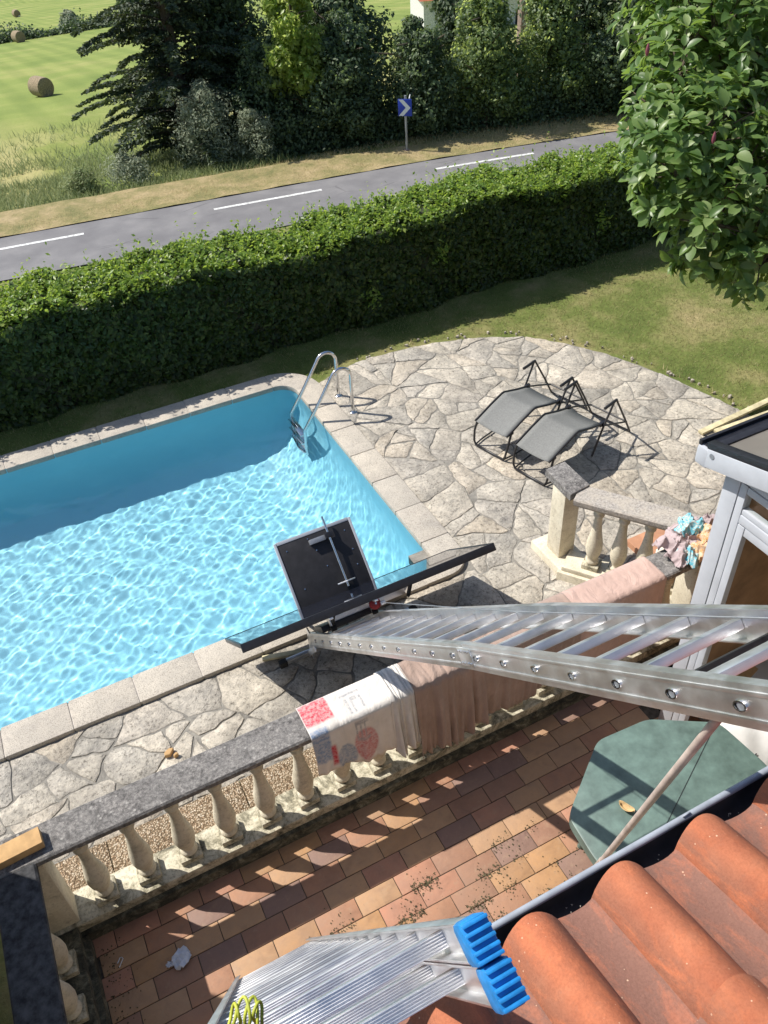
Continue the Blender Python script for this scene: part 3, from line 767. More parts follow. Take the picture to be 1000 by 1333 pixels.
rail(mainb, (-1.23, 3.215), (.95, 3.215)); rail(mainb, (.953, 3.215), (3.1, 3.215)); rail(mainb, (3.103, 3.215), (xe, 3.215), nseg=6)
pl = MB(); pl.box((-1.25, 3.055, -.30), (xe, 3.36, -.045)); pl.build('plinth', 'mossy', mainb, 40, .012)
pl = MB(); pl.box((-1.23, 3.085, -.046), (xe - .02, 3.335, H0)); pl.build('plinth_step', 'cream_dirty', mainb, 40, .010)
BX = -.765; i = 0
while BX + i * .290 < 4.1:
    baluster(mainb, BX + i * .290, 3.213); i += 1
p = MB(); p.box((-1.20, 3.115, H0 - .01), (-.965, 3.315, .806)); p.build('corner_pier', 'cream', mainb, 40, .012)
p = MB(); p.box((xe - .2, 3.115, H0 - .01), (xe - .02, 3.315, .806)); p.build('end_pier', 'cream', mainb, 40, .012)

k_ = NM('lichen_pale_top'); v_ = k_.vec(); n2_ = k_.noise(v_, 50, 6, .8); n1_ = k_.noise(v_, 8, 7, .7, .6)
c_ = k_.ramp(n2_, [(0.33, (.10, .092, .088)), (0.46, (.30, .275, .25)), (0.58, (.48, .44, .39)), (0.7, (.62, .57, .50))])
c_ = k_.mix(k_.ramp(n1_, [(0.4, (0, 0, 0)), (0.65, (.7, .7, .7))]), c_, (.50, .44, .36)); k_.color(c_); k_.rough(.9); k_.bump(n2_, .6, .012); MATS['lichen_pale_top'] = k_.m
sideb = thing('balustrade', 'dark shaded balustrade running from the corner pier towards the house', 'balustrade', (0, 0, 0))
rail(sideb, (-1.103, 3.088), (-1.103, .35), .24, .899, 14, 'lichen_shaded')
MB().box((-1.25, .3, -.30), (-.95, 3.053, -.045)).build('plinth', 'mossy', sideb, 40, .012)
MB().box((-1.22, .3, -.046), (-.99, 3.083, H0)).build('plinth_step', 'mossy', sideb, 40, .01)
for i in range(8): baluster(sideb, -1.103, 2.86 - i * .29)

shortb = thing('balustrade', 'short angled cream balustrade with a capped post beside the loungers', 'balustrade', (0, 0, 0))
d2 = Vector((.584, -.811, 0)); A2 = Vector((3.735, 4.25, 0))
a_ = A2 + d2 * .012; b_ = A2 + d2 * 1.12
MATS['lichen_pale'] = MATS['cream']
rail(shortb, a_, b_, .235, .9, 8, 'lichen_pale_top')
PH = .10
def obox(a, b, w, z0, z1, name, mat, parent, bev=.01):
    a = Vector(a); b = Vector(b); d = (b - a).normalized(); s = Vector((-d.y, d.x, 0)) * w / 2
    q = [a - s, b - s, b + s, a + s]
    return MB().prism([(v.x, v.y) for v in q], z0, z1).build(name, mat, parent, 40, bev)
obox(A2 - d2 * .05, A2 + d2 * 1.1, .31, -.2, PH - .05, 'plinth', 'cream', shortb)
obox(A2 - d2 * .02, A2 + d2 * 1.1, .25, PH - .051, PH, 'plinth_step', 'cream', shortb)
MB().box((3.615, 4.15, -.2), (3.935, 4.66, PH - .048)).build('post_plinth', 'cream', shortb, 40, .012)
MB().box((3.695, 4.335, PH - .049), (3.865, 4.52, .845)).build('post', 'cream', shortb, 40, .008)
cp_ = MB().prism([(3.655, 4.225), (3.875, 4.25), (3.885, 4.625), (3.675, 4.615)], .846, .915, .012, .006).build('post_cap', 'lichen', shortb, 40)
for s_ in (.22, .44, .66, .88): q = A2 + d2 * s_; baluster(shortb, q.x, q.y, -.95, PH - .005)
# terracotta step between the two balustrades
st = thing('tiled_step', 'terracotta step slab between the two cream balustrades', 'step')
MB().box((4.42, 3.42, -.2), (5.15, 4.25, .02)).build('step_slab', 'terracotta_wall', st, 40, .012)

# unseen wall added west of the terrace to cast shade on the side balustrade
gw = thing('shade_wall', 'unseen wall added left of the terrace to shade the side balustrade', 'wall', (-1.95, 2.4, 0))
MB().box((-.14, -3.2, -.4), (.14, 1.36, 2.45)).build('wall_body', 'plaster', gw, 40, .02)
MB().box((-.19, -3.25, 2.452), (.19, 1.38, 2.52)).build('coping', 'lichen', gw, 40, .01)

# ------------------------------------------------------------------ house with eaves, tiles and gutter
house = thing('house', 'house with orange barrel tiled roof edge and grey gutter in the foreground', 'house')
MB().box((-1.3, -6.0, -.3), (9.0, .32, 3.10)).build('wall', 'plaster', house)
SLOPE = rad(19)
roof = MB().add([(-1.6, .66, 3.13), (9.2, .66, 3.13), (9.2, -6.3, 3.13 + 6.96 * math.tan(SLOPE)), (-1.6, -6.3, 3.13 + 6.96 * math.tan(SLOPE)), (-1.6, .66, 3.09), (9.2, .66, 3.09), (9.2, -6.3, 3.05), (-1.6, -6.3, 3.05)],
                [(0, 1, 2, 3), (4, 5, 1, 0), (7, 6, 5, 4), (3, 2, 6, 7), (0, 3, 7, 4), (1, 5, 6, 2)]).build('roof', 'rooftile', house)
PER = .29
def tile_profile(off_):
    pts = []
    for t in np.linspace(0, 1, 13): pts.append((.178 * t, off_ + .078 * math.sin(math.pi * t) ** .8))
    for t in np.linspace(.12, 1, 7): pts.append((.178 + .125 * t, off_ - .010 * math.sin(math.pi * min(1, t)) + (.012 * max(0, t - .8) / .2)))
    return pts
def roof_tile_mesh():
    rings = []
    for yy, lift in ((0, 0.0), (.012, .004), (.2, .006), (.46, .0)):
        up_ = tile_profile(.016 + lift); lo_ = tile_profile(.0)
        rings.append([(px, -yy, pz) for px, pz in up_] + [(px, -yy, pz) for px, pz in reversed(lo_)])
    return MB().loft(rings).mesh('roof_tile', 'rooftile', 42)
rtm = roof_tile_mesh()
CX0 = .655 - .089
for r_ in range(6):
    for c_ in range(-5, 12):
        yy = .700 - r_ * .40 * math.cos(SLOPE); zz = 3.185 + r_ * (.40 * math.sin(SLOPE) + .0)
        inst('roof_tile', rtm, roof, (CX0 + c_ * PER, yy, zz), (-SLOPE + rad(2.2) , 0, random.uniform(-.008, .008)))
gut = MB(); rings_o = []
for xx in (-1.6, 3.6):
    ring = []
    for a in np.linspace(-math.pi, 0, 13): ring.append((xx, .700 + .066 * math.cos(a), 3.192 + .070 * math.sin(a)))
    for a in np.linspace(0, -math.pi, 13): ring.append((xx, .700 + .062 * math.cos(a), 3.192 + .066 * math.sin(a)))
    rings_o.append(ring)
g_ = gut.loft(rings_o).build('gutter', 'gutter_dark', house, 50)
MB().tube([(-1.6, .768, 3.194), (3.6, .768, 3.194)], .0105, 10).build('gutter_lip', 'gutter_lip', g_, 60)
for xb in (.35, 1.245, 2.1):
    b_m = MB(); ring = []
    for a in np.linspace(-math.pi * .98, .25, 14): ring.append((.700 + .070 * math.cos(a) + .002, 3.192 + .074 * math.sin(a)))
    rr_ = [[(xb - .014, p[0], p[1]), (xb + .014, p[0], p[1])] for p in ring]
    vs_ = [q for pr in rr_ for q in pr]; b_m.add(vs_, [(2 * i, 2 * i + 1, 2 * i + 3, 2 * i + 2) for i in range(len(rr_) - 1)])
    o = b_m.build('gutter_bracket', 'gutter_lip', g_, 60); md = o.modifiers.new('thick', 'SOLIDIFY'); md.thickness = .004
# grit lying in the gutter
n = 90; gp = MB()
for i in range(n):
    c0 = Vector((random.uniform(.6, 1.7), .700 + random.uniform(-.02, .035), 3.131 + .004)); r0 = random.uniform(.0015, .0042)
    c0.z = 3.192 - .066 * math.sqrt(max(0, 1 - ((c0.y - .7) / .066) ** 2)) + r0
    gp.add([c0 + Vector(v) * r0 for v in ((1, 0, 0), (-.5, .8, 0), (-.5, -.8, 0), (0, 0, 1))], [(0, 1, 3), (1, 2, 3), (2, 0, 3)])
tag(gp.build('gutter_grit', 'stone_white', g_), kind='stuff')

# ------------------------------------------------------------------ conservatory
cons = thing('conservatory', 'grey aluminium conservatory with glazed side and sloping sheet roof at the terrace end', 'conservatory')
cx, cy = 3.41, 2.60; TOPZ = 2.40
fr = lambda a, b, name='frame_bar', mat='grey_frame', w=None: MB().box(a, b).build(name, mat, cons, 40, .004)
fr((cx, cy - .11, TZ), (cx + .11, cy, TOPZ), 'corner_post')
fr((cx + .006, cy - .165, TZ), (cx + .07, cy - .113, 2.36), 'door_jamb')
fr((cx + .006, cy - .22, TZ), (cx + .055, cy - .168, 2.08), 'door_stile')
fr((cx + .004, .34, 2.09), (cx + .07, cy - .168, 2.15), 'transom')
fr((cx + .010, .34, 2.155), (cx + .06, cy - .168, 2.19), 'transom')
fr((cx + .004, .34, 2.31), (cx + .07, cy - .168, 2.36), 'head_rail')
fr((cx + .010, 1.55, TZ), (cx + .055, 1.61, 2.088), 'door_stile')
fr((cx + .010, 1.61, TZ), (cx + .055, 1.66, 2.088), 'door_stile')
fr((cx + .010, .34, 2.02), (cx + .055, 1.548, 2.088), 'door_rail')
fr((cx + .010, 1.662, 2.02), (cx + .055, cy - .222, 2.088), 'door_rail')
fr((cx + .010, 1.662, TZ), (cx + .055, cy - .222, TZ + .03), 'door_rail')
MB().box((cx + .062, .90, TZ + .1), (cx + .068, 1.60, 2.02)).build('window_pane', 'glass', cons)   # sliding leaf pushed open
MB().box((cx + .028, .34, TZ), (cx + .034, 1.55, 2.02)).build('window_pane', 'glass', cons)
MB().box((cx + .028, .34, 2.19), (cx + .034, cy - .17, 2.31)).build('window_pane', 'glass', cons)
fr((cx + .11, cy - .09, 2.28), (7.6, cy - .01, TOPZ), 'far_head_rail')
fr((cx + .11, cy - .08, TZ), (7.6, cy - .01, 2.275), 'panel_wall', 'brown_panel')
# side fascia that rises with the roof
fb = MB(); T15 = math.tan(rad(15))
def sl(y): return 2.50 + (2.69 - y) * T15
fb.add([(cx - .085, 2.70, sl(2.70) - .13), (cx - .085, .3, sl(.3) - .13), (cx - .085, .3, sl(.3)), (cx - .085, 2.70, sl(2.70)), (cx - .03, 2.70, sl(2.70) - .13), (cx - .03, .3, sl(.3) - .13), (cx - .03, .3, sl(.3)), (cx - .03, 2.70, sl(2.70))],
       [(0, 1, 2, 3), (4, 7, 6, 5), (0, 3, 7, 4), (1, 5, 6, 2), (3, 2, 6, 7), (0, 4, 5, 1)]); fb.build('fascia', 'grey_frame', cons, 40, .006)
fb = MB().add([(cx - .029, cy - .01, TOPZ + .002), (cx - .029, .3, TOPZ + .002), (cx - .029, .3, sl(.3) - .1), (cx - .029, cy - .01, sl(cy) - .05), (cx + .06, cy - .01, TOPZ + .002), (cx + .06, .3, TOPZ + .002), (cx + .06, .3, sl(.3) - .1), (cx + .06, cy - .01, sl(cy) - .05)],
       [(0, 1, 2, 3), (4, 7, 6, 5), (0, 3, 7, 4), (1, 5, 6, 2), (3, 2, 6, 7), (0, 4, 5, 1)]); fb.build('side_infill', 'grey_frame', cons, 40)
dk = MB(); dk.bar((cx - .055, 2.715, sl(2.715) + .022), (cx - .055, .3, sl(.3) + .022), .055, .04); dk.build('roof_edge_strip', 'black_metal', cons, 40, .004)
fb = MB().bar((cx - .085, 2.735, 2.42), (7.7, 2.735, 2.42), .10, .13).build('far_gutter', 'grey_frame', cons, 40, .02)
MB().bar((cx - .075, 2.775, 2.50), (7.7, 2.775, 2.50), .022, .035).build('gutter_edge', 'black_metal', cons, 40, .004)
MB().bar((cx - .06, 2.725, 2.488), (7.7, 2.725, 2.488), .06, .012).build('gutter_bed', 'black_metal', cons)
MB().bar((cx - .02, 2.67, 2.515), (7.7, 2.67, 2.515), .045, .04).build('roof_edge_strip', 'black_metal', cons, 40, .004)
sh = MB().add([(cx - .028, 2.66, sl(2.66) + .012), (7.7, 2.66, sl(2.66) + .012), (7.7, .3, sl(.3) + .012), (cx - .028, .3, sl(.3) + .012), (cx - .028, 2.66, sl(2.66)), (7.7, 2.66, sl(2.66)), (7.7, .3, sl(.3)), (cx - .028, .3, sl(.3))],
       [(0, 1, 2, 3), (7, 6, 5, 4), (0, 4, 5, 1), (1, 5, 6, 2), (2, 6, 7, 3), (3, 7, 4, 0)]).build('roof_sheet', 'sheet_roof', cons)
MB().tube([(cx - .088, 2.66, 2.47), (cx - .084, 2.66, 2.47)], .018, 14).build('end_cap', 'steel_grey', cons, 40)
MB().box((cx, .3, -.4), (7.6, 2.62, TZ - .004)).build('inner_floor', 'terracotta_wall', cons)
MB().box((7.55, .3, TZ), (7.6, 2.52, 2.4)).build('end_wall', 'terracotta_wall', cons)
for i in range(4): MB().bar((4.6 + i * .9, 2.6, sl(2.6) - .04), (4.6 + i * .9, .3, sl(.3) - .04), .06, .07).build('rafter', 'grey_frame', cons, 40, .004)
# ------------------------------------------------------------------ pool ladder
pl_ = thing('pool_ladder', 'stainless steel pool ladder with two curved handrails at the far pool corner', 'pool ladder', (3.14, 7.85, 0))
def arcpts(c, r, a0, a1, n=9): return [(c[0] + r * math.cos(a), c[1] + r * math.sin(a)) for a in np.linspace(a0, a1, n)]
for sy in (-.21, .21):
    # side view in x (local) / z : foot - rise - hoop - slope into the water
    pr = [(0.0, -.03), (0.0, .30)] + arcpts((-.12, .46), .125, -.1, math.pi * .86, 11) + [(-.42, .22), (-.63, -.08), (-.64, -.25), (-.64, -.72)]
    MB().tube([(p[0], sy, p[1]) for p in pr], .0205, 12).build('handrail', 'chrome', pl_, 60)
    MB().lathe([(.045, 0), (.045, .006), (.03, .014), (.022, .03)], 16).build('foot_flange', 'chrome', pl_, 50, 0, (0, sy, -.045))
for zz in (-.22, -.44, -.66):
    MB().box((-.69, -.205, zz - .012), (-.61, .205, zz + .012)).build('tread', 'chrome', pl_, 40, .006)

# ------------------------------------------------------------------ inclined ladder lift
lift = thing('ladder_lift', 'inclined aluminium ladder lift reaching from the pool edge over the balustrade to the roof', 'ladder lift', (1.58, 4.40, 0))
LO = Vector((1.58, 4.40, 0))
def W(x, y, z): return Vector((x, y, z)) - LO
segs = [((4.44, .11), (1.96, 2.553)), ((1.96, 2.553), (-1.2, 5.482))]
XN, XF, DEP = 1.257, 1.752, .122
def seg_axes(s):
    a = Vector((0, s[0][0], s[0][1])); b = Vector((0, s[1][0], s[1][1])); u = (b - a).normalized(); nrm = Vector((1, 0, 0)).cross(u) * -1
    if nrm.z < 0: nrm = -nrm
    return a, b, u, nrm
for si, s in enumerate(segs):
    a, b, u, nrm = seg_axes(s)
    for X, sg in ((XN, -1), (XF, 1)):
        mb = MB()
        A = W(X, a.y, a.z) + nrm * DEP / 2; B = W(X, b.y, b.z) + nrm * DEP / 2
        mb.bar(A, B, .008, DEP, nrm)
        for e in (-1, 1):
            mb.bar(A - Vector((sg * .016, 0, 0)) + nrm * e * (DEP / 2 - .003), B - Vector((sg * .016, 0, 0)) + nrm * e * (DEP / 2 - .003), .026, .006, nrm)
        # raised flutes along the web
        for e in (-.3, .3): mb.bar(A + Vector((sg * .0055, 0, 0)) + nrm * e * DEP, B + Vector((sg * .0055, 0, 0)) + nrm * e * DEP, .003, .012, nrm)
        mb.build('stile', 'alu', lift, 40, .0015)
# rungs and the oval rivet rings where they pass the stiles
rung_m = MB().box((-.243, -.017, -.018), (.243, .017, .018)).mesh('rung', 'alu_rung', 40, .005)
ring = MB()
rg = []
for rr_, dx in ((.020, 0.0), (.019, .006), (.0145, .006), (.0135, -.004)):
    rg.append([(dx, rr_ * .8 * math.cos(t), rr_ * 1.25 * math.sin(t)) for t in np.linspace(0, 2 * math.pi, 17)[:-1]])
ring.loft(rg); ring_m = ring.mesh('rung_rivet', 'chrome', 50)
holm = MB().tube([(-.003, 0, 0), (.003, 0, 0)], .0125, 12).mesh('rung_hole', 'steel_grey', 50)
def on_lift(y, up_=.06):
    s = segs[0] if y > 1.96 else segs[1]
    a, b, u, nrm = seg_axes(s); t = (a.y - y) / (a.y - b.y); p = a.lerp(b, t) + nrm * up_
    return p, u, nrm
yr = 4.25
while yr > -1.0:
    p, u, nrm = on_lift(yr); ang = math.atan2(u.z, -u.y)
    o = inst('rung', rung_m, lift, W((XN + XF) / 2, p.y, p.z), (math.pi / 2 - ang + math.pi / 2, 0, 0))
    for X, sg in ((XN - .004, -1), (XF + .004, 1)):
        r_ = inst('rung_rivet', ring_m, lift, W(X, p.y, p.z), (ang, 0, 0) if sg > 0 else (-ang, 0, math.pi))
        h_ = inst('rung_hole', holm, lift, W(X, p.y, p.z), (0, 0, 0 if sg > 0 else math.pi))
    yr -= .1975
# hinge plates with bolts
for X, sg in ((XN, -1), (XF, 1)):
    p, u, nrm = on_lift(1.96)
    for dx_ in (sg * .007,):
        pl = MB().bar(W(X + dx_, p.y, p.z) - u * .07, W(X + dx_, p.y, p.z) + u * .07, .005, .085, nrm); hp = pl.build('hinge_plate', 'alu', lift, 40, .001)
        for a1 in (-.05, -.02, .02, .05):
            for b1 in (-.028, .028):
                q = W(X + sg * .01, p.y, p.z) + u * a1 + nrm * b1; MB().tube([q, q + Vector((sg * .006, 0, 0))], .006, 8).build('bolt', 'chrome', hp, 40)
# overlapping channel of the upper section
p, u, nrm = on_lift(.82, .085); MB().bar(W(XN + .02, p.y, p.z), W(XF - .02, p.y, p.z), .05, .028, nrm).build('cross_channel', 'alu_rung', lift, 40, .004)
p, u, nrm = on_lift(.875, .078); MB().bar(W(XN + .02, p.y, p.z), W(XF - .02, p.y, p.z), .014, .04, nrm).build('cross_channel', 'dark_tube', lift, 40, .002)
# base frame and stabiliser on the paving
MB().bar(W(1.02, 4.47, .02), W(2.2, 4.47, .02), .04, .04).build('stabiliser', 'alu', lift, 40, .004)
MB().bar(W(.96, 4.47, .012), W(1.03, 4.47, .012), .055, .06).build('rubber_foot', 'rubber', lift, 40, .008)
MB().bar(W(2.2, 4.47, .012), W(2.27, 4.47, .012), .055, .06).build('rubber_foot', 'rubber', lift, 40, .008)
for X in (XN, XF):
    p, u, nrm = on_lift(4.42, .05); MB().bar(W(X, 4.47, -.03), W(X, p.y + .0, p.z + .12), .012, .10, (0, 1, 0)).build('base_bracket', 'alu', lift, 40, .002)
    MB().bar(W(X - .03 if X < 1.5 else X + .03, 4.47, .0), W(X - .03 if X < 1.5 else X + .03, 4.25, .30), .01, .05, (0, 1, 1)).build('base_bracket', 'alu', lift, 40, .002)
# ground plank under the foot
gpk = tag(MB().box((-.30, -.025, -.012), (.12, .025, .012)).build('wood_batten', 'plank_wood', None, 40, .003, (1.15, 4.545, PZ + .035), (0, 0, -.28)), 'short pale wooden batten lying at the foot of the ladder lift', 'batten')
# lift carriage: x across, s along the rails from their foot, h above their underside
_a, _b, cu, cn = seg_axes(segs[0])
def CP(x, s, h): q = _a + cu * s + cn * h; return W(x, q.y, q.z)
MB().bar(CP(1.37, .52, .205), CP(2.03, .52, .205), .03, .085, cn).build('carriage_beam', 'alu', lift, 40, .003)
MB().bar(CP(1.37, .537, .215), CP(2.03, .537, .215), .006, .012, cn).build('beam_groove', 'black_metal', lift, 40)
MB().bar(CP(XN + .02, .40, .145), CP(XF - .02, .40, .145), .30, .05, cn).build('carriage_dark_box', 'black_metal', lift, 40, .003)  # dark box in the gap between the beam and the first rungs
for X in (XN + .06, XF - .06):
    MB().bar(CP(X, -.52, .225), CP(X, .84, .225), .03, .016, cn).build('carriage_rail', 'alu', lift, 40, .003)
for X in (1.365, 2.035):
    MB().bar(CP(X, .55, .14), CP(X, .80, .285), .02, .03, cn).build('carriage_bracket', 'black_metal', lift, 40, .002)
for X in (1.345, 1.70):
    MB().bar(CP(X, .60, .10), CP(X, .60, .23), .012, .05, cu).build('carriage_bracket', 'alu', lift, 40, .002)
    MB().tube([CP(X - .02, .66, .135), CP(X + .02, .66, .135)], .022, 14).build('roller', 'rubber', lift, 40)
pu = MB().tube([CP(1.695, .74, .200), CP(1.695, .77, .200)], .046, 22); pu = pu.build('pulley', 'red_plastic', lift, 40, .003)
MB().tube([CP(1.695, .77, .200), CP(1.695, .785, .200)], .009, 10).build('axle', 'chrome', pu, 40)
MB().bar(CP(1.73, .78, .185), CP(1.77, .78, .185), .03, .03, cn).build('cable_clamp', 'alu', lift, 40, .003)
pe = on_lift(-.9, .19)[0]
MB().tube([CP(1.74, .79, .19), W(1.53, on_lift(1.9, .165)[0].y, on_lift(1.9, .165)[0].z), W(1.53, pe.y, pe.z)], .0028, 6).build('cable', 'steel_grey', lift, 60)
# toe board at right angles to the rails, with its aluminium edge
base = Vector((0, 4.80, .27)); bu = Vector((0, 1, .93)).normalized()
def TB(x, h, dpt=0): q = base + bu * h + cu * dpt; return W(x, q.y, q.z)
bdm = MB(); bdm.bar(TB(1.645, -.06), TB(1.645, .54), .70, .016, cu); tb = bdm.build('toe_board', 'black_board', lift, 40, .002)
MB().bar(TB(1.292, -.06), TB(1.292, .555), .022, .03, cu).build('edge_trim', 'grey_frame', tb, 40, .003)
MB().bar(TB(1.998, -.06), TB(1.998, .555), .022, .03, cu).build('edge_trim', 'grey_frame', tb, 40, .003)
MB().bar(TB(1.304, .545), TB(1.986, .545), .022, .03, bu).build('edge_trim', 'grey_frame', tb, 40, .003)
for (bx_, bh) in ((1.37, .46), (1.40, .10), (1.66, .22), (1.92, .46), (1.92, .14), (1.93, .28), (1.62, .38), (1.58, .50)):
    q = TB(bx_, bh, .008); MB().tube([q, q + cu * .004], .006, 8).build('screw', 'chrome', tb, 40)
MB().bar(TB(1.58, .46, .02), TB(1.73, .46, .02), .05, .045, bu).build('clamp_block', 'steel_grey', tb, 40, .004)
MB().bar(TB(1.725, .47, .05), TB(1.80, .47, .05), .05, .05, bu).build('clamp_block', 'black_metal', tb, 40, .004)
MB().tube([TB(1.76, .64, .055), TB(1.76, -.01, .055)], .0105, 10).build('clamp_rod', 'chrome', tb, 60)
MB().prism([(-.085, 0), (0, -.045), (.085, 0), (0, .045)], 0, .012).build('clamp_foot', 'alu', tb, 40, .003, TB(1.76, .03, .055), (rad(-44), 0, 0))
# framed glass panel riding on the lift
gp_ = thing('solar_panel', 'long dark solar panel with glossy glass and black edge riding on the ladder lift', 'panel', (1.69, 4.06, .9))
def GP(x, a, h=0): q = Vector((0, 4.06, .9)) + Vector((0, 1, -.93)).normalized() * a + cn * h; return Vector((x, q.y, q.z)) - Vector((1.69, 4.06, .9))
SW = .96
def gbox(mb, xa, xb, a0, a1, h0, h1): 
    vs_ = [GP(x, a, h) for x in (xa, xb) for a in (a0, a1) for h in (h0, h1)]
    mb.add(vs_, [(0, 1, 3, 2), (4, 6, 7, 5), (0, 4, 5, 1), (2, 3, 7, 6), (0, 2, 6, 4), (1, 5, 7, 3)]); return mb
gbox(MB(), .64, 2.75, .012, SW, -.006, .0).build('pane', 'panel_glass', gp_)
gbox(MB(), .62, 2.775, -.015, .011, -.062, .004).build('edge_profile', 'black_metal', gp_, 40, .003)
gbox(MB(), .62, 2.775, SW + .001, SW + .010, -.010, .003).build('edge_profile', 'black_metal', gp_, 40, .001)
gbox(MB(), .62, .637, .012, SW, -.030, .004).build('edge_profile', 'black_metal', gp_, 40, .002)
gbox(MB(), 2.753, 2.775, .012, SW, -.030, .004).build('edge_profile', 'black_metal', gp_, 40, .002)

# ------------------------------------------------------------------ prop pole under the lift
pp = thing('prop_pole', 'brown telescopic prop pole slanting from the ladder lift down past the green table', 'pole', (1.80, 1.73, TZ))
a = Vector((1.285, .80, 3.62)) - Vector((1.80, 1.73, TZ)); b = Vector((0, 0, 0.01))
MB().tube([a, a.lerp(b, .5)], .0135, 14).build('upper_tube', 'pole_wood', pp, 60)
MB().tube([a.lerp(b, .49), b], .0165, 14).build('lower_tube', 'pole_wood', pp, 60)
MB().lathe([(.05, 0), (.05, .012), (.024, .02), (.024, .06)], 16).build('foot_plate', 'steel_grey', pp, 40)

# ------------------------------------------------------------------ leaning ladder with blue end caps
ll = thing('leaning_ladder', 'aluminium extension ladder with blue plastic end cap leaning against the gutter', 'ladder', (.09, 2.28, TZ))
LLO = Vector((.09, 2.28, TZ)); Tp = Vector((0, .362, 4.19)); Ft = Vector((0, 2.28, TZ + .03))
lu = (Tp - Ft).normalized(); ln = Vector((1, 0, 0)).cross(lu)
if ln.z < 0: ln = -ln
def LL(x, s, h): q = Ft + lu * s + ln * h; return Vector((x, q.y, q.z)) - LLO
LEN = (Tp - Ft).length
for sec, (h0, s0, s1, xa, xb) in enumerate(((.0, 0.05, LEN, -.165, .310), (.066, .35, LEN - .004, -.162, .307))):
    for X, sg in ((xa, -1), (xb, 1)):
        mb = MB(); mb.bar(LL(X, s0, h0), LL(X, s1, h0), .005, .062, ln)
        for e in (-1, 1): mb.bar(LL(X - sg * .012, s0, h0 + e * .0285), LL(X - sg * .012, s1, h0 + e * .0285), .026, .005, ln)
        mb.build('stile', 'alu', ll, 40, .001)
    s_ = s0 + .15
    while s_ < s1 - .08:
        rm = MB(); rm.bar(LL(xa, s_, h0), LL(xb, s_, h0), .030, .030, ln)
        for e in (-.0125, -.0075, -.0025, .0025, .0075, .0125): rm.bar(LL(xa + .003, s_ + .0165, h0 + e), LL(xb - .003, s_ + .0165, h0 + e), .004, .0026, ln)
        rm.build('rung', 'alu_rung', ll, 40, .0015); s_ += .28
    for X, sg in ((xa, -1), (xb, 1)):
        cpb = MB(); cpb.bar(LL(X - sg * .010, s1 - .035, h0), LL(X - sg * .010, s1 + .022, h0), .047, .066 if sec == 0 else .065, ln)
        cap = cpb.build('end_cap', 'blue_plastic', ll, 40, .010)
        for e in np.linspace(-.026, .026, 5):
            MB().bar(LL(X - sg * .010, s1 + .0225, h0 + e), LL(X - sg * .010, s1 + .030, h0 + e), .043, .0058, ln).build('cap_rib', 'blue_plastic', cap, 40, .002)
    if sec == 0:
        for X in (xa, xb): MB().bar(LL(X, -.03, 0), LL(X, .06, 0), .05, .09, ln).build('rubber_foot', 'blue_plastic', ll, 40, .006)
# guide hook sticking out of the stile near its foot
hk = MB().tube([LL(.333, .75, .0), LL(.368, .75, .0), LL(.368, .85, .0), LL(.335, .85, .0)], .006, 8); hk.build('guide_hook', 'chrome', ll, 60)

# green-yellow cord looped round the ladder
cd = thing('cord', 'green and yellow cord looped over the rungs of the leaning ladder', 'cord', (.0, .60, 3.85))
CO = Vector((0, 0, CAM_H)) + (rt * ((322 - 500) / 1080) + dn * ((1326 - 666.5) / 1080) + fw) * 1.42 - Vector((.0, .60, 3.85))
for i, (o1, o2, w_, hh) in enumerate(((-.020, -.006, .009, .030), (-.006, .002, .013, .030), (.008, -.002, .011, .034), (.018, .0, .007, .026))):
    pts = [CO + rt * (o1 + w_ * math.cos(t) + .02 * max(0, -math.sin(t)) * (-1 if i < 2 else .3)) - dn * (o2 + (hh if t > 0 else .07) * math.sin(t)) - fw * (.01 * math.sin(2 * t + i)) for t in np.linspace(-.9, math.pi + .6, 20)]
    MB().tube(pts, .0030, 8).build('cord_loop', 'yellow_cord', cd, 60)

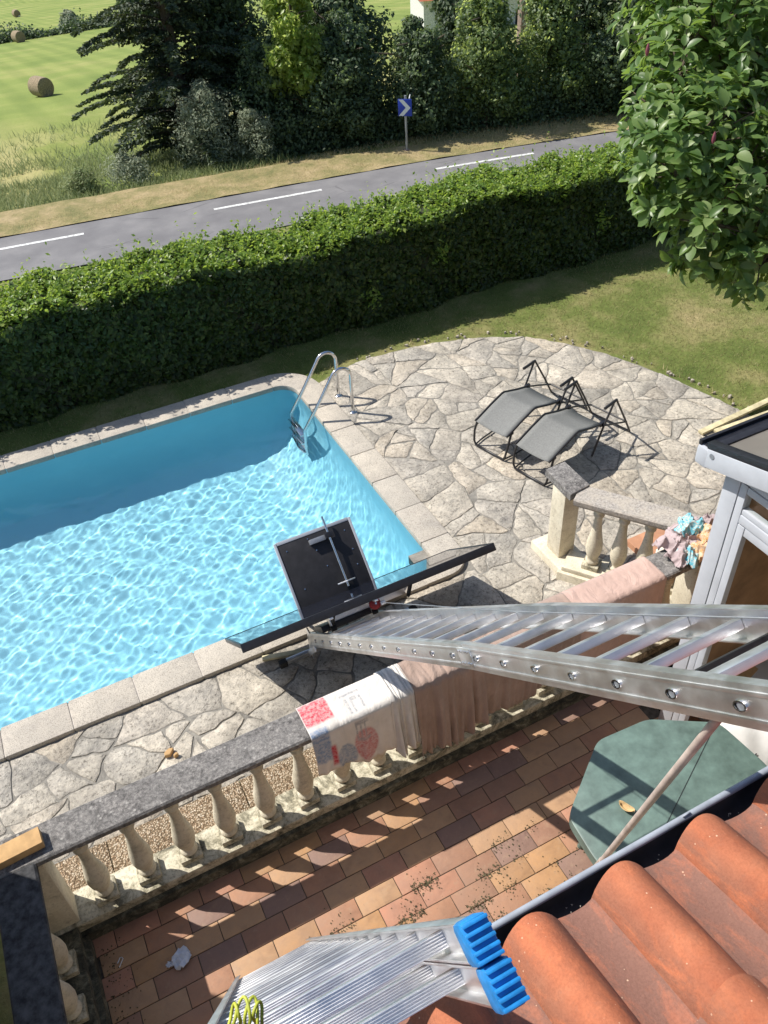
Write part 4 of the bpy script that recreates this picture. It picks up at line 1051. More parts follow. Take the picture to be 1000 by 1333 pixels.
# ------------------------------------------------------------------ deck chairs
def lounger(name, label, loc, rz, group):
    t = thing(name, label, 'deck chair', loc, rz, group)
    prof_ = [(-.02, .315), (.03, .33), (.22, .405), (.40, .463), (.44, .465), (.48, .452), (.66, .395), (.86, .345)]
    top, bot = [], []
    for px, pz in prof_:
        top.append([(px, yy, pz - .018 * (1 - (yy / .215) ** 2)) for yy in np.linspace(-.215, .215, 9)])
    m_ = MB(); b_ = 0; n_ = 9
    vs_ = [q for r in top for q in r]
    fs_ = [(i * n_ + k, i * n_ + k + 1, (i + 1) * n_ + k + 1, (i + 1) * n_ + k) for i in range(len(top) - 1) for k in range(n_ - 1)]
    o = m_.add(vs_, fs_).build('sling', 'grey_mesh', t, 60); md = o.modifiers.new('t', 'SOLIDIFY'); md.thickness = .004
    for s in (-.225, .225):
        MB().tube([(px, s, pz) for px, pz in prof_], .0125, 9).build('side_tube', 'dark_tube', t, 60)
        MB().tube([(.04, s * 1.04, .32), (-.01, s * 1.06, .18), (-.03, s * 1.0, .06), (-.03, s * .88, .012), (-.03, 0, .011)], .0125, 9).build('front_leg', 'dark_tube', t, 60)
        # arm and folded rear frame
        MB().tube([(.80, s * 1.16, .585), (1.00, s * 1.16, .60)], .016, 10).build('armrest', 'dark_tube', t, 60)
        MB().tube([(1.00, s * 1.16, .595), (1.20, s * 1.16, .28), (1.36, s * 1.16, .012)], .0115, 9).build('rear_leg', 'dark_tube', t, 60)
        MB().tube([(.97, s * 1.14, .59), (.84, s * 1.12, .34), (.70, s * 1.10, .012)], .0115, 9).build('cross_leg', 'dark_tube', t, 60)
        MB().tube([(.82, s * 1.08, .345), (1.05, s * 1.08, .26), (1.30, s * 1.06, .16)], .010, 9).build('back_tube', 'dark_tube', t, 60)
        MB().tube([(-.03, s * .9, .013), (.10, s * 1.0, .012), (.34, s * 1.06, .012)], .0095, 9).build('ground_tube', 'dark_tube', t, 60)
        MB().box((.80, s - .016, .335), (.88, s + .016, .375)).build('hinge', 'black_metal', t, 40, .006)
        MB().box((.04, s - .014, .31), (.08, s + .014, .34)).build('hinge', 'black_metal', t, 40, .006)
    MB().tube([(1.36, -.26, .012), (1.36, .26, .012)], .011, 9).build('rear_bar', 'dark_tube', t, 60)
    MB().tube([(1.30, -.24, .16), (1.30, .24, .16)], .010, 9).build('back_bar', 'dark_tube', t, 60)
    return t
lg = lounger('deck_chair', 'grey sling deck chair nearer the capped balustrade post', (4.235, 5.55, PZ + .02), rad(15), 'deck chairs on the paving')
l2 = copy_tree(lg); l2.location = (4.105, 6.13, PZ + .02); l2.rotation_euler[2] = rad(15.5); l2['label'] = 'grey sling deck chair farther from the balustrade, nearer the pool ladder'

# ------------------------------------------------------------------ garden table
tb_ = thing('garden_table', 'green plastic octagonal garden table standing on the tiled terrace', 'table', (2.68, 1.72, TZ))
out = [(-.68, -.02), (-.655, .27), (-.155, .625), (.25, .60), (.655, .345), (.69, -.06), (.62, -.40), (.18, -.65), (-.28, -.64), (-.66, -.33)]
def rounded(poly, r=.06, n=4):
    o = []
    N = len(poly)
    for i in range(N):
        p = Vector(poly[i]); a = Vector(poly[i - 1]); b = Vector(poly[(i + 1) % N]); da = (a - p).normalized(); db = (b - p).normalized()
        for k in range(n + 1):
            t = k / n; q = (p + da * r) * (1 - t) ** 2 + p * 2 * t * (1 - t) + (p + db * r) * t * t; o.append((q.x, q.y))
    return o
op = rounded(out)
if area(op) < 0: op = op[::-1]
top = MB().prism(op, .70, .722, .010, .005).build('table_top', 'table_green', tb_, 30)
# the top is made of two leaves: a thin raised seam and a moulded rim
MB().bar((-.62, -.30, .728), (.60, .33, .728), .004, .003).build('seam', 'black_metal', top)
rim = MB(); ins = [(p[0] * .985, p[1] * .985) for p in op]
rim.loft([[(p[0], p[1], .64) for p in op], [(p[0], p[1], .699) for p in op], [(p[0] * .98, p[1] * .98, .699) for p in op], [(p[0] * .98, p[1] * .98, .64) for p in op], [(p[0], p[1], .64) for p in op]], True, False).build('rim', 'table_green', tb_, 30)
for lx, ly in ((-.42, -.34), (.42, -.34), (-.42, .34), (.42, .34)):
    MB().tube([(lx * .8, ly * .8, .70), (lx, ly, .0)], [.03, .022], 10).build('leg', 'table_green', tb_, 60)
# curled dry leaf on the table
lf = MB(); pts = []
for i, t in enumerate(np.linspace(-1, 1, 9)):
    w = .030 * math.sqrt(max(.02, 1 - abs(t) ** 2.2)); zz = .012 + .020 * t * t
    pts += [(t * .055, -w, zz + .018), (t * .055, 0, zz), (t * .055, w, zz + .022)]
lf.add(pts, [(i * 3 + k, i * 3 + k + 1, i * 3 + k + 4, i * 3 + k + 3) for i in range(8) for k in range(2)])
o = lf.build('dry_leaf', 'dry_leaf', None, 60, 0, (2.365, 1.85, TZ + .722), (.12, .1, 1.9)); md = o.modifiers.new('t', 'SOLIDIFY'); md.thickness = .0012
tag(o, 'curled tan dry leaf lying on the green table', 'leaf')
# ------------------------------------------------------------------ cloths drying on the balustrade
def cloth(name, label, xa, xb, front, back, mat, seed, wr=.008, nx=46, slant=0.0, ztop=.907, group=None, gather=0.0):
    """sheet over the rail: top, hanging front (towards the terrace) and hanging back; wrinkles run down the fall"""
    r = random.Random(seed); ph = [r.uniform(0, 6.28) for _ in range(8)]
    prof = []
    fy, by = 3.082, 3.352
    nf, nb = 16, 10
    for k in range(nf + 1): t = k / nf; prof.append(('f', 1 - t))
    for k in range(1, 8): prof.append(('t', k / 8))
    for k in range(nb + 1): prof.append(('b', k / nb))
    vs_, n_ = [], len(prof); nxx = nx
    uv = []
    for i in range(nxx + 1):
        u_ = i / nxx; x = xa + (xb - xa) * u_
        wv = lambda amp, z: amp * (math.sin(17 * x + ph[0]) * .5 + math.sin(41 * x + ph[1] + 3 * z) * .35 + math.sin(83 * x + ph[2]) * .22 + gather * math.sin(130 * x + ph[3]))
        hem = front * (1 + .07 * math.sin(5 * u_ + ph[4]) + .04 * math.sin(13 * u_ + ph[5])) + slant * (u_ - .5)
        for s, t in prof:
            if s == 'f':
                z = ztop - .012 - hem * t; y = fy - abs(wv(wr, z)) * (0.15 + 1.7 * t) - .012 * t
                xx = x + .012 * math.sin(3 * t + ph[6]) * t + gather * .02 * math.sin(60 * x)
            elif s == 't':
                z = ztop + abs(wv(wr * .45, t)); y = fy + (by - fy) * t; xx = x
            else:
                z = ztop - .012 - back * t; y = by + abs(wv(wr, z)) * (.1 + t); xx = x
            vs_.append((xx, y, z)); uv.append((u_, (1 - t if s == 'f' else (1 + t if s == 't' else 2 + t))))
    fs_ = [(i * n_ + k, i * n_ + k + 1, (i + 1) * n_ + k + 1, (i + 1) * n_ + k) for i in range(nxx) for k in range(n_ - 1)]
    me = bpy.data.meshes.new(name); me.from_pydata(vs_, [], fs_)
    ul = me.uv_layers.new(name='UVMap')
    for lp in me.loops: ul.data[lp.index].uv = uv[lp.vertex_index]
    me.materials.append(MATS[mat]); me.shade_smooth()
    o = inst(name, me); md = o.modifiers.new('t', 'SOLIDIFY'); md.thickness = .0025; md.offset = 0
    return tag(o, label, 'cloth', group)
def m_print():
    k = NM('printed_cloth'); uvn = k.n.new('ShaderNodeUVMap'); s = k.sep(uvn.outputs[0]); u_, w_ = s[0], s[1]
    def boxm(u0, u1, v0, v1, soft=.012, wob=.0):
        a = k.math('MULTIPLY', k.ramp(u_, [(max(0, u0 - soft), (0,) * 3), (u0 + soft, (1,) * 3)]), k.ramp(u_, [(u1 - soft, (1,) * 3), (min(1, u1 + soft), (0,) * 3)]))
        vv = k.math('MULTIPLY', w_, 1 / 3)
        b = k.math('MULTIPLY', k.ramp(vv, [(max(0, v0 / 3 - soft), (0,) * 3), (v0 / 3 + soft, (1,) * 3)]), k.ramp(vv, [(v1 / 3 - soft, (1,) * 3), (min(1, v1 / 3 + soft), (0,) * 3)]))
        return k.math('MULTIPLY', a, b)
    v = k.vec(); worn = k.noise(v, 45, 5, 0.7)
    c = k.ramp(k.noise(v, 9, 4), [(0.3, (.62, .58, .53)), (0.7, (.72, .68, .63))])
    wear = lambda a: k.ramp(worn, [(0.40, (1, 1, 1)), (0.58, (a,) * 3)])
    def put(c, msk, col, a=.55): return k.mix(k.math('MULTIPLY', msk, wear(a)), c, col)
    c = put(c, boxm(.00, .33, 1.28, 1.98), (.56, .055, .085))                # red field on top
    c = put(c, boxm(.00, .20, .30, 1.14), (.22, .30, .44), .5)              # blue-grey side
    def disc(cu, cv, r, sv):
        a = k.math('SUBTRACT', u_, cu); b = k.math('MULTIPLY', k.math('SUBTRACT', w_, cv), sv)
        d = k.math('SQRT', k.math('ADD', k.math('MULTIPLY', a, a), k.math('MULTIPLY', b, b)), 0)
        return k.ramp(d, [(r - .012, (1,) * 3), (r + .012, (0,) * 3)])
    c = put(c, disc(.60, .40, .14, .40), (.52, .20, .20), .55)              # faded red roundel
    c = put(c, disc(.36, .22, .12, .42), (.27, .32, .40), .55)
    c = put(c, boxm(.185, .245, .12, .62), (.50, .03, .05), .7)             # red stroke
    # stamped lettering, worn: rows of short grey strokes
    for (u0, u1, v0, v1) in ((.50, .53, 1.15, 1.62), (.555, .64, 1.50, 1.62), (.555, .58, 1.15, 1.5), (.66, .69, 1.2, 1.6), (.47, .70, 1.70, 1.78), (.50, .66, .86, .94), (.50, .52, .55, .94), (.55, .57, .58, .9), (.60, .62, .58, .9), (.50, .66, .50, .57)):
        c = put(c, boxm(u0, u1, v0, v1, .006), (.33, .33, .34), .35)
    n1 = k.noise(k.vec(False, (1, .6, .45)), 8, 5, .55, .8)
    k.color(c); k.rough(0.95); k.bump(k.math('ADD', n1, k.math('MULTIPLY', worn, .05)), 0.6, 0.035); return k.m
MATS['cloth_print'] = m_print()
cloth('printed_cloth', 'white towel with faded red and blue print hanging over the balustrade rail', .765, 1.38, .46, .22, 'cloth_print', 3, .012, 60, .05)
cloth('grey_white_cloth', 'crumpled off-white cloth bunched beside the printed towel on the rail', 1.35, 1.53, .56, .2, 'cloth_white', 9, .034, 60, 0, .918, None, .7)
cloth('taupe_cloth', 'taupe brown cloth with deep folds hanging next to the off-white cloth', 1.525, 2.08, .70, .3, 'cloth_taupe', 5, .055, 90, -.12, .914)
cloth('brown_sheet', 'long brown pink sheet hanging over the rail beneath the ladder lift', 2.07, 2.92, .62, .3, 'cloth_taupe', 12, .020, 80, 0, .908)
cloth('pink_sheet', 'smooth dusty pink sheet over the right end of the balustrade rail', 2.91, 3.70, .66, .3, 'cloth_pink', 21, .008, 60, 0, .909)

# heap of rags at the end of the rail: folded strips piled up
hp = None
def m_rag(name, a, b, sc):
    k = NM(name); v = k.vec(); n_ = k.noise(v, sc, 5, 0.6, 1.5)
    k.color(k.ramp(n_, [(0.36, a), (0.47, b), (0.53, (.62, .52, .42)), (0.6, a)])); k.rough(.95); MATS[name] = k.m
m_rag('rag_blue', (.10, .37, .46), (.16, .46, .55), 22); m_rag('rag_orange', (.58, .30, .11), (.62, .38, .20), 26)
def crumple(name, mat, label, c, size, h, seed, amp=.016, rz=0.0, sag=.0):
    """a crumpled sheet heaped into a mound: ridged folds in several directions over a dome"""
    r = np.random.default_rng(seed); n_ = 60; u = np.linspace(-1, 1, n_); U, Vv = np.meshgrid(u, u)
    rad_ = np.hypot(U, Vv); ang = np.arctan2(Vv, U); edge = 1 + .12 * np.sin(3 * ang + seed) + .08 * np.sin(7 * ang + 2 * seed)
    q = np.clip(rad_ / edge, 0, 1.4); X = U * size[0] * edge; Y = Vv * size[1] * edge
    Z = h * np.clip(1 - q ** 2.4, -.25, 1) + 0
    for i in range(7):
        a = r.uniform(0, 3.14); lam = r.uniform(.035, .10); ph = r.uniform(0, 6.28); t = (X * np.cos(a) + Y * np.sin(a)) / lam * 3.14 + ph + 1.6 * np.sin(X * 14 + i) + 1.6 * np.sin(Y * 17 + 2 * i)
        Z += amp * (1 - np.abs(np.sin(t))) ** 1.5 * (.5 + .5 * np.sin(X * 9 + i * 2)) * (lam / .06)
        X = X + .008 * np.sin(t) * np.cos(a); Y = Y + .008 * np.sin(t) * np.sin(a)
    Z = np.maximum(Z, .004) - sag * np.clip(q - .7, 0, 1) * (Vv < 0)
    keep = q < 1.05
    idx = np.arange(n_ * n_).reshape(n_, n_); f = np.stack([idx[:-1, :-1], idx[:-1, 1:], idx[1:, 1:], idx[1:, :-1]], -1).reshape(-1, 4)
    f = f[keep.ravel()[f].all(1)]
    me = fast_mesh(name, np.stack([X, Y, Z], -1).reshape(-1, 3), f, mat, True)
    o = inst(name, me, None, c, (0, 0, rz)); md = o.modifiers.new('t', 'SOLIDIFY'); md.thickness = .003
    return tag(o, label, 'rag')
crumple('mauve_rag', 'cloth_mauve', 'mauve grey cloth bundled under the coloured rags on the rail end', (3.99, 3.26, .905), (.19, .15), .10, 2, .022)
crumple('mauve_rag', 'cloth_mauve', 'mauve grey cloth bundle lying against the conservatory end of the rail', (4.22, 3.32, .905), (.20, .15), .13, 8, .022)
crumple('blue_rag', 'rag_blue', 'turquoise blue rag lying on top of the mauve cloth', (4.12, 3.33, 1.01), (.12, .10), .05, 4, .018)
crumple('blue_rag', 'rag_blue', 'turquoise blue rag draped at the front of the rag pile', (3.97, 3.14, .92), (.10, .09), .08, 14, .020)
crumple('orange_rag', 'rag_orange', 'orange patterned rag at the front of the rag pile', (4.06, 3.12, .93), (.11, .10), .09, 6, .022)
crumple('orange_rag', 'rag_orange', 'small orange patterned rag beside the upper turquoise rag', (4.20, 3.20, .99), (.10, .09), .07, 16, .020)

# ------------------------------------------------------------------ small things
bk = MB().box((-.15, -.058, 0), (.15, .058, .062)).build('brick', 'dry_leaf', None, 40, .004, (-1.065, 3.205, .902), (0, 0, rad(4)))
MATS['brick_ochre'] = plain('brick_ochre', (.53, .33, .15), .9, 0, .14, 14, .3); bk.data.materials[0] = MATS['brick_ochre']
tag(bk, 'ochre brick lying on the balustrade rail above the corner pier', 'brick')
def scrap(name, mat, label, cat, loc, s, rz, seed):
    r = random.Random(seed); m_ = MB(); n_ = 7; vs_ = []
    for i in range(n_):
        for j in range(n_):
            x = (i / (n_ - 1) - .5); y = (j / (n_ - 1) - .5); rr_ = math.hypot(x, y)
            vs_.append((x * s[0] * (1 - .3 * r.random()), y * s[1] * (1 - .3 * r.random()), .004 + s[2] * abs(math.sin(9 * x + 5 * y + seed)) * r.uniform(.5, 1)))
    fs_ = [(i * n_ + j, i * n_ + j + 1, (i + 1) * n_ + j + 1, (i + 1) * n_ + j) for i in range(n_ - 1) for j in range(n_ - 1) if not ((i in (0, n_ - 2)) and (j in (0, n_ - 2)))]
    o = m_.add(vs_, fs_).build(name, mat, None, 50, 0, loc, (0, 0, rz)); md = o.modifiers.new('t', 'SOLIDIFY'); md.thickness = .0015
    return tag(o, label, cat)
scrap('paper_scrap', 'white_paper', 'crumpled bluish white paper on the terrace tiles by the corner', 'paper', (-.455, 2.66, TZ + .002), (.15, .12, .035), .7, 3)
scrap('paper_scrap', 'white_paper', 'tiny white paper shred beside the crumpled paper', 'paper', (-.535, 2.66, TZ + .002), (.05, .04, .02), .2, 5)
clip_ = MB().tube([(0, 0, .005), (.055, 0, .005), (.06, .012, .005), (.055, .022, .005), (.02, .022, .005)], .0035, 6).build('plastic_clip', 'white_paper', None, 60, 0, (-.83, 2.80, TZ + .002), (0, 0, .9)); tag(clip_, 'bent white plastic clip on the tiles near the corner pier', 'clip')
scrap('pale_leaf', 'stone_white', 'pale dry leaf fragment on the floor under the shaded balustrade', 'leaf', (-.94, 2.40, TZ + .003), (.06, .05, .012), 0, 8)
for i, (x, y, s_, lab) in enumerate(((-.10, 4.12, .05, 'ochre brick fragment on the paving between pool coping and balustrade'), (-.06, 4.07, .03, 'small brick chip beside the ochre brick fragment'))):
    rr_ = random.Random(i + 30); pts = [(s_ * rr_.uniform(.6, 1.1) * math.cos(t), s_ * .6 * rr_.uniform(.6, 1.1) * math.sin(t)) for t in np.linspace(0, 2 * math.pi, 8)[:-1]]
    o = MB().prism(pts, 0, .028, .006, .004).build('brick_fragment', 'brick_ochre', None, 30, 0, (x, y, PZ + .016), (0, .1, .4)); tag(o, lab, 'brick piece')
o = MB().prism([(.10, -.02), (.07, .07), (-.03, .09), (-.12, .05), (-.11, -.04), (-.01, -.075)], 0, .03, .01, .006).build('loose_stone', 'stone_white', None, 30, 0, (4.62, 3.92, .0), (0, 0, .3)); tag(o, 'flat white loose stone behind the short balustrade', 'stone')
o = MB().box((-.02, -.5, -.01), (.02, .5, .012)); 
for i, (ya, lab) in enumerate(((5.23, 'cream batten nearer the deck chairs, lying on the paving edge'), (5.13, 'cream batten lying alongside another at the paving edge'))):
    tag(MB().box((-.02, -.035, 0), (1.6, .035, .03)).build('long_batten', 'plank_wood', None, 40, .004, (6.27 + .12 * i, ya, PZ + .02 + i * .028), (0, rad(-1.5), rad(3 - 7 * i))), lab, 'batten', 'battens by the conservatory')
# white printed sacks beyond the table, and a torn cardboard sheet
def sack(label, loc, rz, s, seed, inkset):
    t = thing('sack', label, 'sack', loc, rz)
    bm = bmesh.new(); bmesh.ops.create_grid(bm, x_segments=14, y_segments=18, size=.5)
    r = random.Random(seed); me = bpy.data.meshes.new('sack_body'); 
    top = []
    m_ = MB(); n1, n2 = 15, 19
    def P(i, j, sg):
        u_ = i / (n1 - 1) * 2 - 1; v_ = j / (n2 - 1) * 2 - 1
        e = (1 - u_ ** 4) * (1 - v_ ** 6)
        return (u_ * s[0] / 2 * (1 - .04 * v_ * v_), v_ * s[1] / 2, s[2] / 2 + sg * s[2] / 2 * max(0, e) ** .45 + .012 * math.sin(7 * u_ + 5 * v_ + seed) * e)
    vs_ = [P(i, j, 1) for i in range(n1) for j in range(n2)] + [P(i, j, -1) for i in range(n1) for j in range(n2)]
    fs_ = []
    for i in range(n1 - 1):
        for j in range(n2 - 1):
            q = (i * n2 + j, i * n2 + j + 1, (i + 1) * n2 + j + 1, (i + 1) * n2 + j); fs_.append(q); fs_.append(tuple(n1 * n2 + k for k in reversed(q)))
    me = bpy.data.meshes.new('sack_body'); me.from_pydata(vs_, [], fs_); bm.free(); me.materials.append(MATS['sack_white']); me.shade_smooth(); b = inst('sack_body', me, t)
    for (xx, yy, w, h, a) in inkset:
        zz = P((xx / s[0] * 2 + 1) / 2 * (n1 - 1), (yy / s[1] * 2 + 1) / 2 * (n2 - 1), 1)[2]
        MB().box((-w / 2, -h / 2, 0), (w / 2, h / 2, .0015)).build('print_mark', 'ink', t, None, 0, (xx, yy, zz + .002), (0, 0, a))
    return t
marks = [(-.07 + .032 * i, .02 + .01 * ((i * 7) % 3), .008, .05, .3 - .35 * (i % 3)) for i in range(5)] + [(-.06 + .04 * i, .03, .03, .008, .2) for i in range(4)] + [(.03, -.05, .06, .008, .4), (-.04, -.06, .008, .04, -.2)]
s1 = sack('white plastic sack with black writing standing upright in the conservatory doorway', (3.68, 2.02, TZ + .31), .5, (.46, .64, .20), 1, marks); s1.rotation_euler = (rad(68), rad(6), rad(-58))
s2 = sack('white plastic sack with black writing lying low beside the green table', (3.62, 1.70, TZ), .6, (.42, .60, .17), 4, marks); s2.rotation_euler = (rad(10), 0, rad(-40))
cb = MB().add([(-.11, -.08, 0), (.12, -.10, .01), (.10, .09, .03), (-.02, .05, .01), (-.09, .10, .02)], [(0, 1, 2, 3, 4)]).build('cardboard_sheet', 'cardboard', None, None, 0, (3.86, 2.36, TZ + .62), (rad(20), 0, .4))
md = cb.modifiers.new('t', 'SOLIDIFY'); md.thickness = .005
tag(cb, 'torn tan cardboard piece behind the conservatory glass', 'cardboard')
bx_ = MB().box((-.2, -.2, 0), (.22, .22, .60)).build('storage_box', 'grey_frame', None, 40, .01, (3.95, 2.30, TZ - .0), (0, 0, .2)); tag(bx_, 'pale grey storage box behind the conservatory glass', 'box')
# moss and crumbs in the tile joints by the gutter: many tiny crumbs
n = 6500; jr = 3.08 - TWd * rng.integers(5, 10, n); px = rng.normal(1.15, .45, n); py = jr + rng.normal(0, .022, n) * (1 + 2 * (rng.random(n) < .25))
clump = np.sin(px * 9 + jr * 31) + np.sin(px * 21 + jr * 17) > .2
px = np.concatenate([px[clump], -.93 + np.abs(rng.normal(0, .09, 260))]); py = np.concatenate([py[clump], rng.uniform(1.9, 3.0, 260)])
pos = np.stack([px, py, np.full(len(px), TZ + .004)], 1); pos = pos[pos[:, 1] > 1.2]
mo = leaf_object('moss_crumbs', pos, np.tile([0, 0, 1.], (len(pos), 1)), rng.uniform(.004, .016, len(pos)), 'moss_crumb' if 'moss_crumb' in MATS else plain('moss_crumb', (.10, .085, .045), 1.0, 0, .4, 40), None, .8, .4)
tag(mo, 'brown moss crumbs scattered over the terrace tiles', 'moss', kind='stuff')
# ------------------------------------------------------------------ clipped hedge
hd = thing('hedge', 'long clipped laurel hedge between the garden and the road', 'hedge', (0, 9.45, 0))
HX0, HX1, HY0, HY1, HZ = -6.0, 15.0, .02, 1.10, 1.20
def hed(x): return .05 * np.sin(x * 1.3) + .035 * np.sin(x * 3.1 + 1) + .02 * np.sin(x * 6.7)
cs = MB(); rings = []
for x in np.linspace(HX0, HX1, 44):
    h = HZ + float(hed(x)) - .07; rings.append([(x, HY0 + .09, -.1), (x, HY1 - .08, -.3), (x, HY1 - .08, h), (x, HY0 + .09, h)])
cs.loft(rings).build('light_block_core', 'hedge_core', hd)  # solid dark box inside the hedge, added to block light
n = 62000
x = rng.uniform(HX0, HX1, n); z = rng.uniform(-.05, 1, n) * HZ; y = HY0 + .04 * np.sin(x * 2.3 + z * 4) + .04 * np.sin(x * 7 + z * 5) + np.abs(rng.normal(0, .035, n))
P1 = np.stack([x, y, z + hed(x) * z / HZ], 1); N1 = np.tile([0, -1., .35], (n, 1))
n2 = 62000
x = rng.uniform(HX0, HX1, n2); y = rng.uniform(HY0 - .01, HY1, n2)
lump = .045 * np.sin(x * 5 + y * 6) + .04 * np.sin(x * 11 - y * 9)
P2 = np.stack([x, y, HZ + hed(x) + lump - np.abs(rng.normal(0, .04, n2)) - .05 * ((y - HY0) < .12)], 1); N2 = np.tile([0, -.15, 1.], (n2, 1))
pick = rng.random(n2) < .5
o = leaf_object('foliage', np.concatenate([P1, P2[~pick]]), np.concatenate([N1, N2[~pick]]), .088, 'leaf_laurel', hd, .55, .55); tag(o, kind='stuff')
o = leaf_object('sun_tint_foliage', P2[pick] + [0, 0, .025], N2[pick], .068, 'leaf_shoot_sun_tint', hd, .55, .55); tag(o, kind='stuff')  # paler green on the hedge top; sunlight put into the leaf colour
# fresh shoots standing above the cut
ns = 4200; sx = rng.uniform(HX0, HX1, ns); sy = rng.uniform(HY0, HY1, ns); pp_, nn_ = [], []
sh = rng.gamma(2.0, .045, ns) * np.where(rng.random(ns) < .04, 2.3, 1); lean = rng.normal(0, .25, (ns, 2))
for q in range(7):
    t = q / 6; b = np.stack([sx + lean[:, 0] * sh * t, sy + lean[:, 1] * sh * t, HZ + hed(sx) + sh * t * 1.0 + .01], 1); pp_.append(b + rng.normal(0, .014, b.shape)); nn_.append(np.tile([0, 0, 1.], (ns, 1)))
o = leaf_object('shoots', np.concatenate(pp_), np.concatenate(nn_), .055, 'leaf_shoot_sun_tint', hd, .5, .7); tag(o, kind='stuff')
for (hx, hz_) in ((4.3, .35), (8.1, .55), (5.4, .75)):
    q = rng.normal(0, .07, (60, 3)) * [1, .3, 1.2] + [hx, HY0 - .06, hz_]; o = leaf_object('light_sprig', q, np.tile([-.4, -.4, .8], (60, 1)), .06, 'leaf_shoot_sun_tint', hd, .5, .5); tag(o, kind='stuff')

# ------------------------------------------------------------------ grass on the lawn and the verge
def inside_R(px, py):
    ins = np.ones(len(px), bool)
    for a, b in zip(R_poly, R_poly[1:] + R_poly[:1]): ins &= ((b[0] - a[0]) * (py - a[1]) - (b[1] - a[1]) * (px - a[0])) > -.03
    return ins
def blades(name, px, py, h, w, mat, zf):
    n = len(px); a = rng.uniform(0, 6.28, n); z = zf(px, py); hh = h * rng.uniform(.5, 1.3, n); ww = w * rng.uniform(.7, 1.3, n)
    b = np.stack([px, py, z], 1); d = np.stack([np.cos(a), np.sin(a), np.zeros(n)], 1); ln_ = rng.normal(0, .55, (n, 2)) * hh[:, None]
    v = np.stack([b - d * ww[:, None] / 2, b + d * ww[:, None] / 2, b + np.concatenate([ln_, hh[:, None]], 1)], 1).reshape(-1, 3)
    f = np.arange(3 * n).reshape(-1, 3)
    return inst(name, fast_mesh(name, v, f, mat))
n = 120000
px = rng.uniform(-2.5, 13.5, n); py = rng.uniform(4.0, 9.75, n)
keep = ~inside_R(px, py) & ~((px < 3.03) & (py < 8.92)) & (px > -2.5) & ~((px < 7.3) & (py < 5.1))
g1 = blades('lawn_grass', px[keep], py[keep], .035, .007, 'grass_green', lambda x, y: terr(x, y) - .004); tag(g1, 'short sun dried lawn grass', 'grass', kind='stuff')
n = 5200; px = rng.uniform(3.0, 7.2, n); py = rng.uniform(5.0, 9.1, n)
dd = np.full(n, 9.)
for a, b in zip(R_poly[2:-1], R_poly[3:]):
    ax, ay, bx, by = a[0], a[1], b[0], b[1]; t = np.clip(((px - ax) * (bx - ax) + (py - ay) * (by - ay)) / ((bx - ax) ** 2 + (by - ay) ** 2), 0, 1); dd = np.minimum(dd, np.hypot(px - ax - t * (bx - ax), py - ay - t * (by - ay)))
keep = (dd < .12) & ~inside_R(px, py)
g2 = blades('edge_grass', px[keep], py[keep], .06, .009, 'grass_dry', lambda x, y: terr(x, y)); tag(g2, 'dry tufts of grass along the paving edge', 'grass', kind='stuff')
# little stones along the paving edge
q = MB(); k_ = 0
for a, b in zip(R_poly[3:13], R_poly[4:14]):
    for _ in range(5):
        t = random.random(); c0 = Vector((a[0] + (b[0] - a[0]) * t, a[1] + (b[1] - a[1]) * t, -.04)); nn = Vector((b[1] - a[1], a[0] - b[0], 0)).normalized(); c0 += nn * random.uniform(.02, .14); r0 = random.uniform(.008, .026)
        pts = [(c0.x + r0 * random.uniform(.6, 1.2) * math.cos(u), c0.y + r0 * random.uniform(.5, 1.0) * math.sin(u)) for u in np.linspace(0, 6.28, 7)[:-1]]; q.prism(pts, -.06, -.03 + r0 * .4, r0 * .3, r0 * .2)
tag(q.build('edge_stones', 'paving', None, 30), 'small broken stones scattered along the paving edge', 'stones', kind='stuff')
# verge: dry grass and weeds
def road_d(px, py):
    pts = np.array(cl); dmin = np.full(len(px), 1e9); side = np.zeros(len(px))
    for a, b in zip(cl[:-1], cl[1:]):
        ex, ey = b[0] - a[0], b[1] - a[1]; L2 = ex * ex + ey * ey; t = np.clip(((px - a[0]) * ex + (py - a[1]) * ey) / L2, 0, 1)
        dx, dy = px - a[0] - t * ex, py - a[1] - t * ey; d = np.hypot(dx, dy); s = np.sign(ex * dy - ey * dx); m_ = d < dmin; dmin = np.where(m_, d, dmin); side = np.where(m_, s, side)
    return dmin * side
n = 110000; px = rng.uniform(-4, 26, n); py = rng.uniform(17, 30, n); d = road_d(px, py); keep = (d > 1.0 + .08 * np.sin(px * 5)) & (d < 3.3)
g3 = blades('verge_grass', px[keep], py[keep], .11, .020, 'grass_dry', lambda x, y: terr(x, y) + .01); tag(g3, 'straw coloured dry grass along the far road verge', 'grass', kind='stuff')
n = 60000; px = rng.uniform(-6, 9, n); py = rng.uniform(25, 42, n); d = road_d(px, py); keep = (d > 3.0) & (rng.random(n) < np.clip(1.15 - (d - 3) / 9, .08, 1)) & (np.sin(px * 1.1 + py * .7) + np.sin(px * .5 - py * 1.3) > -1.1)
g4 = blades('field_grass', px[keep], py[keep], .26, .035, 'weed', lambda x, y: terr(x, y)); tag(g4, 'long green meadow grass beyond the dry verge', 'grass', kind='stuff')

